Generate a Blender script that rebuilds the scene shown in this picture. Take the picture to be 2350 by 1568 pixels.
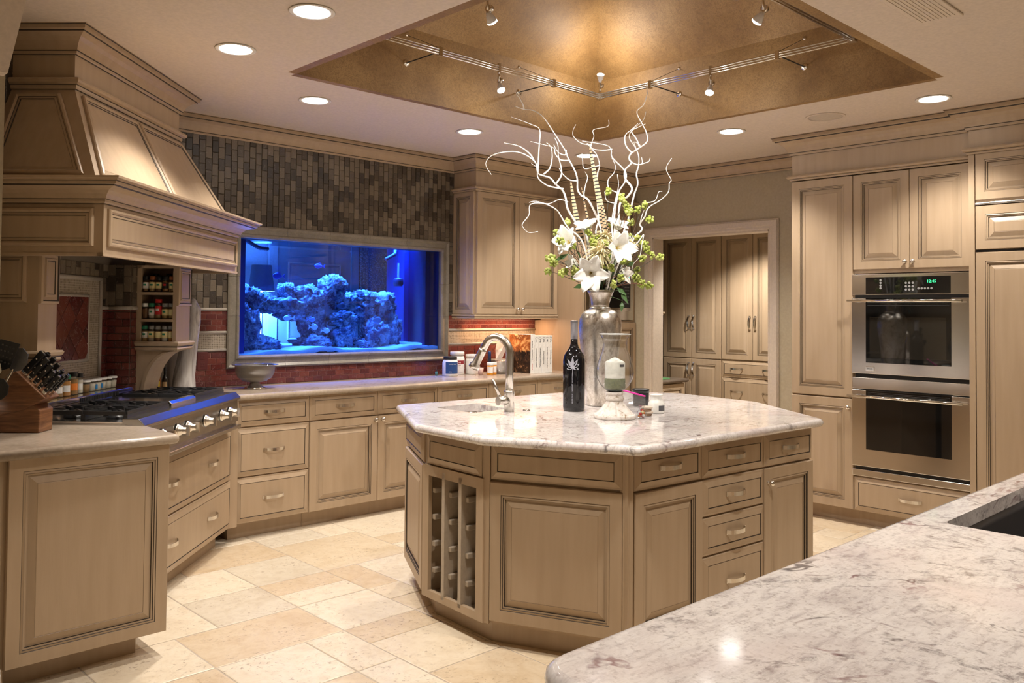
import bpy, bmesh, math, random
from mathutils import Vector, Matrix
random.seed(7)
sc = bpy.context.scene
for o in list(bpy.data.objects): bpy.data.objects.remove(o, do_unlink=True)
COL = sc.collection
PI = math.pi
# ---------------------------------------------------------------- camera
YAW, PITCH, ROLL = 0.7546, 0.0265, 0.0091
fwd = Vector((math.sin(YAW)*math.cos(PITCH), math.cos(YAW)*math.cos(PITCH), math.sin(PITCH)))
rgt = Vector((math.cos(YAW), -math.sin(YAW), 0)); upv = rgt.cross(fwd)
r2 = rgt*math.cos(ROLL)+upv*math.sin(ROLL); u2 = upv*math.cos(ROLL)-rgt*math.sin(ROLL)
cd = bpy.data.cameras.new('camera'); cam = bpy.data.objects.new('camera', cd); COL.objects.link(cam)
cam.matrix_world = Matrix(((r2.x,u2.x,-fwd.x,0),(r2.y,u2.y,-fwd.y,0),(r2.z,u2.z,-fwd.z,1.4486),(0,0,0,1)))
cd.sensor_fit = 'HORIZONTAL'; cd.sensor_width = 36; cd.lens = 1947.29/2350*36
cd.shift_x = (1175-1136.31)/2350; cd.shift_y = (663.92-784)/2350
cd.clip_start = 0.05; cd.clip_end = 60
sc.camera = cam
# ---------------------------------------------------------------- world, exposure
w = bpy.data.worlds.new('world'); sc.world = w; w.use_nodes = True
w.node_tree.nodes['Background'].inputs[0].default_value = (1,.9,.78,1); w.node_tree.nodes['Background'].inputs[1].default_value = 0
vs = sc.view_settings; vs.view_transform = 'Standard'; vs.look = 'None'; vs.gamma = 1; vs.use_curve_mapping = False
vs.exposure = 0.12
LAMP = 98.0          # watts of one recessed lamp
WARM = (1.0,.925,.835)
ZC = 2.743           # ceiling height
CT = .92             # counter height
YW = 5.52            # back wall plane
Q2 = math.sqrt(2)
# ---------------------------------------------------------------- materials
MATS = {}
def nm(name):
    m = bpy.data.materials.new(name); m.use_nodes = True; nt = m.node_tree
    MATS[name] = m
    return m, nt, nt.nodes, nt.links, nt.nodes['Principled BSDF']
def setp(b, **k):
    al = dict(color='Base Color', rough='Roughness', metal='Metallic', coat='Coat Weight', trans='Transmission Weight', ior='IOR', spec='Specular IOR Level', alpha='Alpha', sub='Subsurface Weight', sheen='Sheen Weight', coatr='Coat Roughness')
    for a, v in k.items():
        if a == 'color' and len(v) == 3: v = (*v, 1)
        b.inputs[al[a]].default_value = v
def coords(nt, scale=(1,1,1), kind='Object', rot=(0,0,0)):
    tc = nt.nodes.new('ShaderNodeTexCoord'); mp = nt.nodes.new('ShaderNodeMapping')
    mp.inputs['Scale'].default_value = scale; mp.inputs['Rotation'].default_value = rot
    if kind == 'World':
        g = nt.nodes.new('ShaderNodeNewGeometry'); nt.links.new(g.outputs['Position'], mp.inputs[0])
    else: nt.links.new(tc.outputs[kind], mp.inputs[0])
    return mp.outputs[0]
def noise(nt, vec, scale, detail=4, rough=.55, dist=0):
    n = nt.nodes.new('ShaderNodeTexNoise'); n.inputs['Scale'].default_value = scale; n.inputs['Detail'].default_value = detail
    n.inputs['Roughness'].default_value = rough; n.inputs['Distortion'].default_value = dist
    nt.links.new(vec, n.inputs['Vector']); return n.outputs['Fac']
def ramp(nt, fac, stops, interp='LINEAR'):
    r = nt.nodes.new('ShaderNodeValToRGB'); e = r.color_ramp.elements; r.color_ramp.interpolation = interp
    while len(e) < len(stops): e.new(.5)
    for i, (p, c) in enumerate(stops): e[i].position = p; e[i].color = (*c, 1) if len(c) == 3 else c
    nt.links.new(fac, r.inputs[0]); return r.outputs[0]
def mixc(nt, fac, a, b, blend='MIX'):
    m = nt.nodes.new('ShaderNodeMix'); m.data_type = 'RGBA'; m.blend_type = blend
    for sock, v in ((m.inputs[0], fac), (m.inputs[6], a), (m.inputs[7], b)):
        if isinstance(v, (int, float)): sock.default_value = v
        elif isinstance(v, tuple): sock.default_value = (*v, 1) if len(v) == 3 else v
        else: nt.links.new(v, sock)
    return m.outputs[2]
def bump(nt, b, h, strength=.2, dist=.01):
    n = nt.nodes.new('ShaderNodeBump'); n.inputs['Strength'].default_value = strength; n.inputs['Distance'].default_value = dist
    nt.links.new(h, n.inputs['Height']); nt.links.new(n.outputs[0], b.inputs['Normal'])
def plain(name, color, rough=.5, metal=0, **k):
    if name in MATS: return MATS[name]
    m, nt, N, L, b = nm(name); setp(b, color=color, rough=rough, metal=metal, **k)
    v = coords(nt); f = noise(nt, v, 60, 2)                          # a faint mottle keeps flat paint from looking synthetic
    c2 = tuple(min(1, x*1.06) for x in color); c1 = tuple(x*.94 for x in color)
    L.new(ramp(nt, f, [(.3, c1), (.7, c2)]), b.inputs['Base Color']); return m
def emit(name, color, strength):
    m, nt, N, L, b = nm(name); setp(b, color=(0,0,0)); b.inputs['Emission Color'].default_value = (*color, 1); b.inputs['Emission Strength'].default_value = strength; return m

def make_cab(name, c1, c2, c3):
    m, nt, N, L, b = nm(name); setp(b, rough=.42, spec=.45)
    v = coords(nt, (12,12,1.1), 'World'); f = noise(nt, v, 2.2, 4, .5)
    v2 = coords(nt, (1,1,.6), 'World'); g = noise(nt, v2, 3.0, 3, .5)
    col = mixc(nt, g, ramp(nt, f, [(.22, c1), (.78, c2)]), ramp(nt, f, [(.15, c3), (.85, c2)]))
    L.new(col, b.inputs['Base Color'])
    v3 = coords(nt, (60,60,2.5), 'World'); bump(nt, b, noise(nt, v3, 6, 3), .06, .004)
    return m
CAB = make_cab('cabinet_paint', (.400,.294,.190), (.445,.333,.224), (.365,.264,.168))
ISL = make_cab('island_paint', (.400,.294,.190), (.445,.333,.224), (.365,.264,.168))
GLAZE = plain('dark_glaze', (.035,.024,.015), .5)
UMB = plain('umber_glaze', (.20,.135,.078), .45)
RACK = plain('rack_paint', (.42,.35,.27), .5)

def make_granite():
    m, nt, N, L, b = nm('white_granite'); setp(b, rough=.09, spec=.5)
    v = coords(nt, (1,1,1), 'World', (0,0,.35))
    vs_ = coords(nt, (2.0,9.0,4.0), 'World', (0,0,-.6))
    cl = noise(nt, v, 3.2, 8, .62, 1.4); st = noise(nt, vs_, 6, 6, .65, .6); sp = noise(nt, v, 95, 3, .6); sp2 = noise(nt, v, 230, 2, .5)
    base = ramp(nt, cl, [(.28, (.28,.24,.23)), (.38, (.53,.48,.47)), (.50, (.73,.69,.67)), (.62, (.69,.65,.62)), (.75, (.48,.42,.39))])
    base = mixc(nt, .5, base, ramp(nt, st, [(.30, (.24,.20,.20)), (.42, (.56,.52,.51)), (.54, (.74,.71,.69)), (.66, (.66,.62,.59)), (.78, (.40,.34,.30))]))
    base = mixc(nt, ramp(nt, sp, [(.52, (0,0,0)), (.70, (.5,.5,.5))]), base, (.25,.20,.19))
    base = mixc(nt, ramp(nt, sp2, [(.60, (0,0,0)), (.72, (.6,.6,.6))]), base, (.74,.72,.70))
    # dark and wine-coloured mineral veins
    wv = noise(nt, v, 1.7, 5, .6, 1.2)
    vein = ramp(nt, wv, [(.485, (0,0,0)), (.498, (1,1,1)), (.505, (1,1,1)), (.52, (0,0,0))])
    br = ramp(nt, noise(nt, v, 7, 5, .6), [(.50, (0,0,0)), (.62, (1,1,1))])
    vm = mixc(nt, 1.0, vein, br, 'MULTIPLY')
    vmf = nt.nodes.new('ShaderNodeMath'); vmf.operation = 'MULTIPLY'; L.new(vm, vmf.inputs[0]); vmf.inputs[1].default_value = .85
    base = mixc(nt, vmf.outputs[0], base, ramp(nt, noise(nt, v, 11, 2), [(.42, (.075,.065,.07)), (.58, (.16,.05,.06))]))
    w2 = noise(nt, v, 1.05, 6, .68, 2.2)
    vein2 = ramp(nt, w2, [(.455, (0,0,0)), (.485, (.9,.9,.9)), (.49, (.9,.9,.9)), (.505, (0,0,0))])
    br2 = ramp(nt, noise(nt, v, 16, 6, .75, .5), [(.49, (0,0,0)), (.60, (1,1,1))])
    mm = mixc(nt, 1.0, vein2, br2, 'MULTIPLY'); sp_ = nt.nodes.new('ShaderNodeSeparateColor'); L.new(mm, sp_.inputs[0]); m8 = nt.nodes.new('ShaderNodeMath'); m8.operation = 'MULTIPLY'; m8.inputs[1].default_value = .8; L.new(sp_.outputs[0], m8.inputs[0])
    base = mixc(nt, m8.outputs[0], base, (.12,.105,.105))
    pk = ramp(nt, noise(nt, v, 2.3, 3, .5, .5), [(.52, (0,0,0)), (.66, (.55,.55,.55))]); base = mixc(nt, pk, base, (.62,.53,.52))
    L.new(base, b.inputs['Base Color']); return m
GRAN = make_granite()
def make_stone(name, cols, rough=.28, scale=6):
    m, nt, N, L, b = nm(name); setp(b, rough=rough)
    v = coords(nt, (1,1,1), 'World'); f = noise(nt, v, scale, 8, .65, .8); f2 = noise(nt, v, scale*14, 3)
    n = len(cols)
    c = ramp(nt, f, [(.25+.5*i/(n-1), k) for i, k in enumerate(cols)])
    L.new(mixc(nt, .25, c, ramp(nt, f2, [(.3, tuple(x*.6 for x in cols[0])), (.7, cols[-1])])), b.inputs['Base Color'])
    return m
CTR = make_stone('beige_limestone', [(.30,.235,.175), (.40,.325,.25), (.47,.39,.31)], .22, 5)
SLTR = make_stone('taupe_stone_trim', [(.135,.115,.085), (.20,.172,.13), (.26,.225,.175)], .35, 9)
LINER = make_stone('pale_stone_liner', [(.30,.26,.21), (.38,.33,.27), (.44,.39,.32)], .4, 12)
def make_tile(name, cols, rough, veins=None, bs=.15, scale=18, seam=0):
    m, nt, N, L, b = nm(name); setp(b, rough=rough)
    oi = nt.nodes.new('ShaderNodeObjectInfo')
    at_ = nt.nodes.new('ShaderNodeAttribute'); at_.attribute_name = 'tint'
    add = nt.nodes.new('ShaderNodeMath'); add.operation = 'ADD'; L.new(oi.outputs['Random'], add.inputs[0]); L.new(at_.outputs['Fac'], add.inputs[1])
    fr = nt.nodes.new('ShaderNodeMath'); fr.operation = 'FRACT'; L.new(add.outputs[0], fr.inputs[0])
    n = len(cols); c = ramp(nt, fr.outputs[0], [(i/n, k) for i, k in enumerate(cols)], 'CONSTANT')
    v = coords(nt, (1,1,1), 'World'); sh = nt.nodes.new('ShaderNodeVectorMath'); sh.operation = 'ADD'; L.new(v, sh.inputs[0])
    cmb = nt.nodes.new('ShaderNodeCombineXYZ'); mu = nt.nodes.new('ShaderNodeMath'); mu.operation = 'MULTIPLY'; mu.inputs[1].default_value = 37; L.new(fr.outputs[0], mu.inputs[0]); L.new(mu.outputs[0], cmb.inputs[0]); L.new(mu.outputs[0], cmb.inputs[2]); L.new(cmb.outputs[0], sh.inputs[1])
    f = noise(nt, sh.outputs[0], scale, 6, .6, .6)
    c = mixc(nt, .40, c, ramp(nt, f, [(.25, (.40,.40,.40)), (.75, (.66,.66,.66))]), 'OVERLAY')
    if veins:
        vf = noise(nt, sh.outputs[0], 9, 4, .6, 1.5)
        c = mixc(nt, ramp(nt, vf, [(.496, (0,0,0)), (.5, (.55,.55,.55)), (.504, (0,0,0))]), c, veins)
    L.new(c, b.inputs['Base Color'])
    bump(nt, b, noise(nt, v, 45, 4), bs, .006)
    return m
SLATE = make_tile('taupe_marble_tile', [(.078,.059,.039), (.130,.101,.069), (.048,.034,.022), (.155,.122,.085), (.098,.075,.051), (.034,.024,.016), (.14,.110,.076), (.062,.046,.031)], .34, (.4,.36,.3))
RED = make_tile('oxblood_marble_tile', [(.105,.022,.018), (.13,.030,.022), (.085,.019,.017), (.145,.036,.026), (.10,.024,.021), (.12,.026,.02)], .16, (.5,.35,.32))
def make_trav():
    m, nt, N, L, b = nm('travertine_tile'); setp(b, rough=.38)
    oi = nt.nodes.new('ShaderNodeObjectInfo')
    c = ramp(nt, oi.outputs['Random'], [(0, (.64,.50,.33)), (.17, (.76,.66,.51)), (.34, (.54,.37,.20)), (.46, (.72,.60,.44)), (.60, (.58,.52,.42)), (.72, (.78,.69,.55)), (.88, (.58,.42,.25))], 'CONSTANT')
    v = coords(nt, (1,1,1), 'World'); sh = nt.nodes.new('ShaderNodeVectorMath'); sh.operation = 'ADD'; L.new(v, sh.inputs[0])
    cmb = nt.nodes.new('ShaderNodeCombineXYZ'); mu = nt.nodes.new('ShaderNodeMath'); mu.operation = 'MULTIPLY'; mu.inputs[1].default_value = 53; L.new(oi.outputs['Random'], mu.inputs[0]); L.new(mu.outputs[0], cmb.inputs[0]); L.new(mu.outputs[0], cmb.inputs[1]); L.new(cmb.outputs[0], sh.inputs[1])
    f = noise(nt, sh.outputs[0], 4.5, 8, .62, 1.0)
    c = mixc(nt, .38, c, ramp(nt, f, [(.28, (.42,.29,.15)), (.44, (.62,.51,.36)), (.56, (.74,.65,.51)), (.68, (.58,.46,.31)), (.8, (.46,.41,.32))]))
    f3 = noise(nt, sh.outputs[0], 22, 6, .7, .6); c = mixc(nt, .28, c, ramp(nt, f3, [(.3, (.34,.24,.14)), (.5, (.62,.53,.40)), (.7, (.72,.66,.54))]))
    p = noise(nt, sh.outputs[0], 48, 5, .7)
    pm = ramp(nt, p, [(.56, (0,0,0)), (.64, (.75,.75,.75))])
    big = ramp(nt, noise(nt, sh.outputs[0], 6, 3), [(.45, (0,0,0)), (.6, (1,1,1))])
    pit = mixc(nt, 1.0, pm, big, 'MULTIPLY')
    sep = nt.nodes.new('ShaderNodeSeparateColor'); L.new(pit, sep.inputs[0])
    c = mixc(nt, sep.outputs[0], c, (.25,.165,.095))
    L.new(c, b.inputs['Base Color']); bump(nt, b, p, .12, .004); return m
TRAV = make_trav()
GROUT = plain('floor_grout', (.46,.39,.315), .8)
WGROUT = plain('taupe_grout', (.125,.10,.074), .8)
RGROUT = plain('rose_grout', (.46,.24,.20), .8)
def make_mosaic():
    m, nt, N, L, b = nm('small_stone_mosaic'); setp(b, rough=.3)
    tc = nt.nodes.new('ShaderNodeTexCoord')
    br = nt.nodes.new('ShaderNodeTexBrick'); br.offset = 0; br.inputs['Scale'].default_value = 1
    br.inputs['Color1'].default_value = (.30,.245,.175,1); br.inputs['Color2'].default_value = (.16,.125,.085,1); br.inputs['Mortar'].default_value = (.46,.40,.32,1)
    br.inputs['Mortar Size'].default_value = .0012; br.inputs['Brick Width'].default_value = .0125; br.inputs['Row Height'].default_value = .0125; br.inputs['Bias'].default_value = 0
    L.new(tc.outputs['UV'], br.inputs['Vector'])
    L.new(br.outputs['Color'], b.inputs['Base Color']); bump(nt, b, br.outputs['Fac'], -.4, .002); return m
MOSA = make_mosaic()
WALL = plain('olive_beige_wall_paint', (.37,.31,.215), .7)
CASE = plain('cream_trim_paint', (.52,.44,.36), .45)
CEIL = plain('warm_cream_ceiling_paint', (.62,.53,.44), .85)
WHITEW = plain('off_white_paint', (.70,.66,.60), .6)
def make_gold():
    m, nt, N, L, b = nm('mottled_gold_plaster'); setp(b, rough=.6)
    v = coords(nt, (1,1,1), 'World'); f = noise(nt, v, 2.4, 5, .6); g = noise(nt, v, 42, 6, .8, 2.2)
    c = ramp(nt, f, [(.3, (.20,.105,.032)), (.5, (.285,.162,.055)), (.72, (.38,.235,.092))])
    c = mixc(nt, ramp(nt, g, [(.42, (.5,.5,.5)), (.55, (0,0,0))]), c, (.12,.063,.021))
    L.new(c, b.inputs['Base Color']); bump(nt, b, g, .2, .006); return m
GOLD = make_gold()
def make_steel(name, col, rough, axis=(1,1,60)):
    m, nt, N, L, b = nm(name); setp(b, color=col, rough=rough, metal=1)
    v = coords(nt, axis, 'World'); f = noise(nt, v, 8, 4, .6)
    mr = nt.nodes.new('ShaderNodeMapRange'); mr.inputs[3].default_value = rough*.75; mr.inputs[4].default_value = rough*1.3; L.new(f, mr.inputs[0]); L.new(mr.outputs[0], b.inputs['Roughness'])
    bump(nt, b, f, .05, .002); return m
STEEL = make_steel('brushed_stainless', (.74,.715,.68), .17, (1,1,70))
NICK = make_steel('satin_nickel', (.74,.70,.64), .24, (70,70,1))
CHROME = plain('polished_chrome', (.82,.82,.80), .07, 1)
IRON = plain('black_cast_iron', (.018,.018,.019), .38)
BLACK = plain('black_plastic', (.012,.012,.013), .32)
MATTE = plain('matte_black', (.010,.010,.011), .7)
RSTEEL = make_steel('range_stainless', (.40,.385,.37), .24, (1,1,70))
BGLASS = plain('black_oven_glass', (.006,.006,.006), .03, 0, spec=.7)
WHITE = plain('white_plastic', (.78,.77,.75), .35)
PAPER = plain('white_paper', (.80,.79,.76), .6)
def make_glass(name, tint=(1,1,1), rough=.0, base=.06, edge=1.0):
    m = bpy.data.materials.new(name); m.use_nodes = True; nt = m.node_tree; nt.nodes.clear(); MATS[name] = m
    o = nt.nodes.new('ShaderNodeOutputMaterial'); t = nt.nodes.new('ShaderNodeBsdfTransparent'); g = nt.nodes.new('ShaderNodeBsdfGlossy'); mx = nt.nodes.new('ShaderNodeMixShader')
    t.inputs[0].default_value = (*tint, 1); g.inputs['Roughness'].default_value = rough; g.inputs[0].default_value = (1,1,1,1)
    lw = nt.nodes.new('ShaderNodeLayerWeight'); lw.inputs[0].default_value = .25
    mr = nt.nodes.new('ShaderNodeMapRange'); mr.inputs[3].default_value = base; mr.inputs[4].default_value = .8; nt.links.new(lw.outputs['Facing'], mr.inputs[0])
    pw = nt.nodes.new('ShaderNodeMath'); pw.operation = 'POWER'; pw.inputs[1].default_value = 2.2; nt.links.new(lw.outputs['Facing'], pw.inputs[0]); nt.links.new(pw.outputs[0], mr.inputs[0])
    er = nt.nodes.new('ShaderNodeValToRGB'); er.color_ramp.elements[0].position = .35; er.color_ramp.elements[0].color = (*tint,1); er.color_ramp.elements[1].position = 1; er.color_ramp.elements[1].color = (*[x*edge for x in tint],1); nt.links.new(lw.outputs['Facing'], er.inputs[0]); nt.links.new(er.outputs[0], t.inputs[0])
    nt.links.new(mr.outputs[0], mx.inputs[0]); nt.links.new(t.outputs[0], mx.inputs[1]); nt.links.new(g.outputs[0], mx.inputs[2]); nt.links.new(mx.outputs[0], o.inputs[0])
    return m
GLASS = make_glass('clear_glass', (.93,.95,.94))
# ---------------------------------------------------------------- mesh helpers
def area2(p): return sum(p[i][0]*p[(i+1)%len(p)][1]-p[(i+1)%len(p)][0]*p[i][1] for i in range(len(p)))/2
def inset(poly, d):
    if abs(d) < 1e-9: return [tuple(p) for p in poly]
    n = len(poly); out = []; sg = 1 if area2(poly) > 0 else -1
    for i in range(n):
        a, b, c = Vector(poly[i-1]), Vector(poly[i]), Vector(poly[(i+1)%n])
        e1 = (b-a).normalized(); e2 = (c-b).normalized()
        n1 = Vector((-e1.y, e1.x))*sg; n2 = Vector((-e2.y, e2.x))*sg
        k = 1+n1.dot(n2); m = (n1+n2)/max(k, .15)
        out.append(tuple(b+m*d))
    return out
def rect(x0, x1, y0, y1): return [(x0,y0),(x1,y0),(x1,y1),(x0,y1)]
def round_poly(poly, r, n=5):
    out = []; N_ = len(poly)
    for i in range(N_):
        ri = r[i] if isinstance(r, (list, tuple)) else r
        a, b, c = Vector(poly[i-1]), Vector(poly[i]), Vector(poly[(i+1)%N_])
        if ri <= 0: out.append(tuple(b)); continue
        e1 = (a-b).normalized(); e2 = (c-b).normalized(); ang = e1.angle(e2); t = min(ri/math.tan(ang/2), (a-b).length*.45, (c-b).length*.45)
        p0 = b+e1*t; p2 = b+e2*t
        for k in range(n+1):
            s = k/n; out.append(tuple(p0*(1-s)**2+b*2*s*(1-s)+p2*s*s))
    return out
class MB:
    def __init__(s): s.v = []; s.f = []; s.m = []; s.sm = []
    def face(s, idx, m=0, sm=False): s.f.append(idx); s.m.append(m); s.sm.append(sm)
    def add(s, pts):
        i = len(s.v); s.v += [tuple(p) for p in pts]; return list(range(i, i+len(pts)))
    def box(s, x0, x1, y0, y1, z0, z1, m=0, M=None):
        p = [(x,y,z) for z in (z0,z1) for x,y in ((x0,y0),(x1,y0),(x1,y1),(x0,y1))]
        if M: p = [M@Vector(q) for q in p]
        i = s.add(p)
        for q in ((3,2,1,0),(4,5,6,7),(0,1,5,4),(1,2,6,5),(2,3,7,6),(3,0,4,7)): s.face([i[k] for k in q], m)
        return s
    def prism(s, poly, z0, z1, m=0):
        if area2(poly) < 0: poly = poly[::-1]
        a = s.add([(*p, z0) for p in poly]); b = s.add([(*p, z1) for p in poly]); n = len(poly)
        s.face(a[::-1], m); s.face(b, m)
        for i in range(n): s.face([a[i], a[(i+1)%n], b[(i+1)%n], b[i]], m)
        return s
    def rings(s, poly, prof, O=(0,0,0), ea=(1,0,0), eb=(0,0,1), n=(0,-1,0), cap=True, back=True):
        O, ea, eb, n = Vector(O), Vector(ea), Vector(eb), Vector(n)
        if area2(poly) < 0: poly = poly[::-1]
        flip = ea.cross(eb).dot(n) < 0
        prev = None; k = len(poly)
        for j, pr in enumerate(prof):
            ins, h = pr[0], pr[1]; m = pr[2] if len(pr) > 2 else 0
            cur = s.add([O+ea*a+eb*b+n*h for a, b in inset(poly, ins)])
            if prev is None:
                if back: s.face(cur if flip else cur[::-1], 0)
            else:
                for i in range(k):
                    q = [prev[i], prev[(i+1)%k], cur[(i+1)%k], cur[i]]
                    s.face(q[::-1] if flip else q, m)
            prev = cur
        if cap: s.face(prev[::-1] if flip else prev, prof[-1][3] if len(prof[-1]) > 3 else 0)
        return s
    def lathe(s, prof, n=24, c=(0,0,0), m=0, sm=True, mats=None, ax=None, scale=(1,1), caps=True):
        c = Vector(c); M = Vector((0,0,1)).rotation_difference(Vector(ax)).to_matrix() if ax else None
        rows = []
        for r, z in prof:
            pts = []
            for i in range(n):
                a = 2*PI*i/n; p = Vector((r*math.cos(a)*scale[0], r*math.sin(a)*scale[1], z))
                pts.append(c+(M@p if M else p))
            rows.append(s.add(pts))
        for j in range(len(rows)-1):
            for i in range(n):
                s.face([rows[j][i], rows[j][(i+1)%n], rows[j+1][(i+1)%n], rows[j+1][i]], mats[j] if mats else m, sm)
        if caps and prof[0][0] > 1e-4: s.face(rows[0][::-1], mats[0] if mats else m)
        if caps and prof[-1][0] > 1e-4: s.face(rows[-1], mats[-1] if mats else m)
        return s
    def tube(s, pts, rad, n=8, m=0, cap=True, sm=True, flat=1.0):
        pts = [Vector(p) for p in pts]; k = len(pts)
        if not isinstance(rad, (list, tuple)): rad = [rad]*k
        rows = []; nrm = None
        for i in range(k):
            d = (pts[min(i+1,k-1)]-pts[max(i-1,0)]).normalized()
            if nrm is None:
                nrm = d.cross(Vector((0,0,1)));
                if nrm.length < .1: nrm = d.cross(Vector((1,0,0)))
            nrm = (nrm-d*nrm.dot(d)).normalized(); b = d.cross(nrm)
            rows.append(s.add([pts[i]+(nrm*math.cos(2*PI*j/n)+b*math.sin(2*PI*j/n)*flat)*rad[i] for j in range(n)]))
        for i in range(k-1):
            for j in range(n): s.face([rows[i][j], rows[i][(j+1)%n], rows[i+1][(j+1)%n], rows[i+1][j]], m, sm)
        if cap: s.face(rows[0][::-1], m); s.face(rows[-1], m)
        return s
    def sweep(s, path, prof, closed=False, m=0, ends=True, sm=False):
        # path of 2-D points, profile of (outward, z, mat); outward lies to the right of the walking direction
        P = [Vector(p) for p in path]; n = len(P); rows = []
        for i in range(n):
            ds = []
            if i > 0 or closed: ds.append((P[i]-P[i-1]).normalized())
            if i < n-1 or closed: ds.append((P[(i+1)%n]-P[i]).normalized())
            ns = [Vector((d.y, -d.x)) for d in ds]
            mi = ns[0] if len(ns) == 1 else (ns[0]+ns[1])/max(1+ns[0].dot(ns[1]), .15)
            rows.append(s.add([(P[i].x+mi.x*q[0], P[i].y+mi.y*q[0], q[1]) for q in prof]))
        k = len(prof)
        for i in range(n if closed else n-1):
            a, b = rows[i], rows[(i+1)%n]
            for j in range(k-1): s.face([a[j], a[j+1], b[j+1], b[j]], prof[j+1][2] if len(prof[j+1]) > 2 else m, sm)
        if ends and not closed: s.face(rows[0][::-1], m); s.face(rows[-1], m)
        return s
    def ball(s, c, r, n=8, k=6, m=0, sq=(1,1,1)):
        pr = [(r*math.sin(PI*i/k), -r*math.cos(PI*i/k)) for i in range(k+1)]
        i0 = len(s.v); s.lathe(pr, n, (0,0,0), m)
        s.v[i0:] = [(c[0]+v[0]*sq[0], c[1]+v[1]*sq[1], c[2]+v[2]*sq[2]) for v in s.v[i0:]]
        return s
    def mesh(s, name, mats):
        me = bpy.data.meshes.new(name); me.from_pydata(s.v, [], s.f)
        for mt in (mats if isinstance(mats, (list, tuple)) else [mats]): me.materials.append(mt)
        me.polygons.foreach_set('material_index', s.m); me.polygons.foreach_set('use_smooth', s.sm)
        bm = bmesh.new(); bm.from_mesh(me); bmesh.ops.remove_doubles(bm, verts=bm.verts, dist=1e-6); bmesh.ops.recalc_face_normals(bm, faces=bm.faces); bm.to_mesh(me); bm.free()
        me.update(); return me
    def build(s, name, mats, parent=None, loc=(0,0,0), rz=0):
        return link(name, s.mesh(name, mats), parent, loc, rz)
def link(name, me, parent=None, loc=(0,0,0), rz=0):
    o = bpy.data.objects.new(name, me); COL.objects.link(o); o.location = loc; o.rotation_euler = (0,0,rz)
    if parent: o.parent = parent
    return o
def tag(o, label, cat, group=None, kind=None):
    if label: o['label'] = label
    if cat: o['category'] = cat
    if group: o['group'] = group
    if kind: o['kind'] = kind
    return o
def struct(o, label=None): o['kind'] = 'structure'; 
def thing(name, label, cat, loc=(0,0,0), rz=0, group=None):
    o = bpy.data.objects.new(name, None); COL.objects.link(o); o.empty_display_size = .05; o.location = loc; o.rotation_euler = (0,0,rz)
    return tag(o, label, cat, group)
def copy_tree(o, parent=None):
    c = o.copy(); COL.objects.link(c); c.parent = parent
    for ch in list(o.children): copy_tree(ch, c)
    return c
def sharp(o, ang=35):
    me = o.data
    for p in me.polygons: p.use_smooth = True
    bm = bmesh.new(); bm.from_mesh(me)
    for e in bm.edges:
        if len(e.link_faces) == 2 and e.calc_face_angle(0) > math.radians(ang): e.smooth = False
    bm.to_mesh(me); bm.free(); return o
def bevel(o, w=.003, seg=2):
    b = o.modifiers.new('bevel', 'BEVEL'); b.width = w; b.segments = seg; b.limit_method = 'ANGLE'; b.angle_limit = math.radians(40); return o
FONTMESH = {}
def text_mesh(txt, size, depth=.0006):
    k = (txt, size)
    if k in FONTMESH: return FONTMESH[k]
    c = bpy.data.curves.new('lettering', 'FONT'); c.body = txt; c.size = size; c.extrude = depth; c.align_x = 'CENTER'; c.align_y = 'CENTER'; c.resolution_u = 2
    o = bpy.data.objects.new('lettering', c); COL.objects.link(o)
    dg = bpy.context.evaluated_depsgraph_get(); me = bpy.data.meshes.new_from_object(o.evaluated_get(dg)); bpy.data.objects.remove(o); FONTMESH[k] = me
    return me
def text(txt, size, mat, parent, loc, rot=(PI/2,0,0), name='lettering', sx=1):
    me = text_mesh(txt, size).copy(); me.materials.clear(); me.materials.append(mat)
    o = link(name, me, parent, loc); o.rotation_euler = rot; o.scale = (sx,1,1); return o
# ================================================================ structure
def S(s, t): return ((s-t)/Q2, (s+t)/Q2)
def unit_tile(name, mat):
    return MB().rings(rect(0,1,0,1), [(0,0),(0,.75),(.03,1)], back=False).mesh(name, mat)
def fill(zone, tw, th, vertical, seed):
    x0, x1, z0, z1 = zone; out = []; rnd = random.Random(seed)
    if vertical:
        c = 0; x = x0 - (x0 % tw)
        while x < x1:
            z = z0-th*(.5 if int(round(x/tw)) % 2 else 0)-rnd.random()*th*.12
            while z < z1:
                a, b, cc, d = max(x,x0), min(x+tw,x1), max(z,z0), min(z+th,z1)
                if b-a > .006 and d-cc > .006: out.append((a,b,cc,d))
                z += th
            x += tw
    else:
        z = z0; r = 0
        while z < z1-.004:
            x = x0-(x0 % tw)-tw*(.5 if r % 2 else 0)
            while x < x1:
                a, b, cc, d = max(x,x0), min(x+tw,x1), z, min(z+th,z1)
                if b-a > .006 and d-cc > .006: out.append((a,b,cc,d))
                x += tw
            z += th; r += 1
    return out
GAP = .0019
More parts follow.
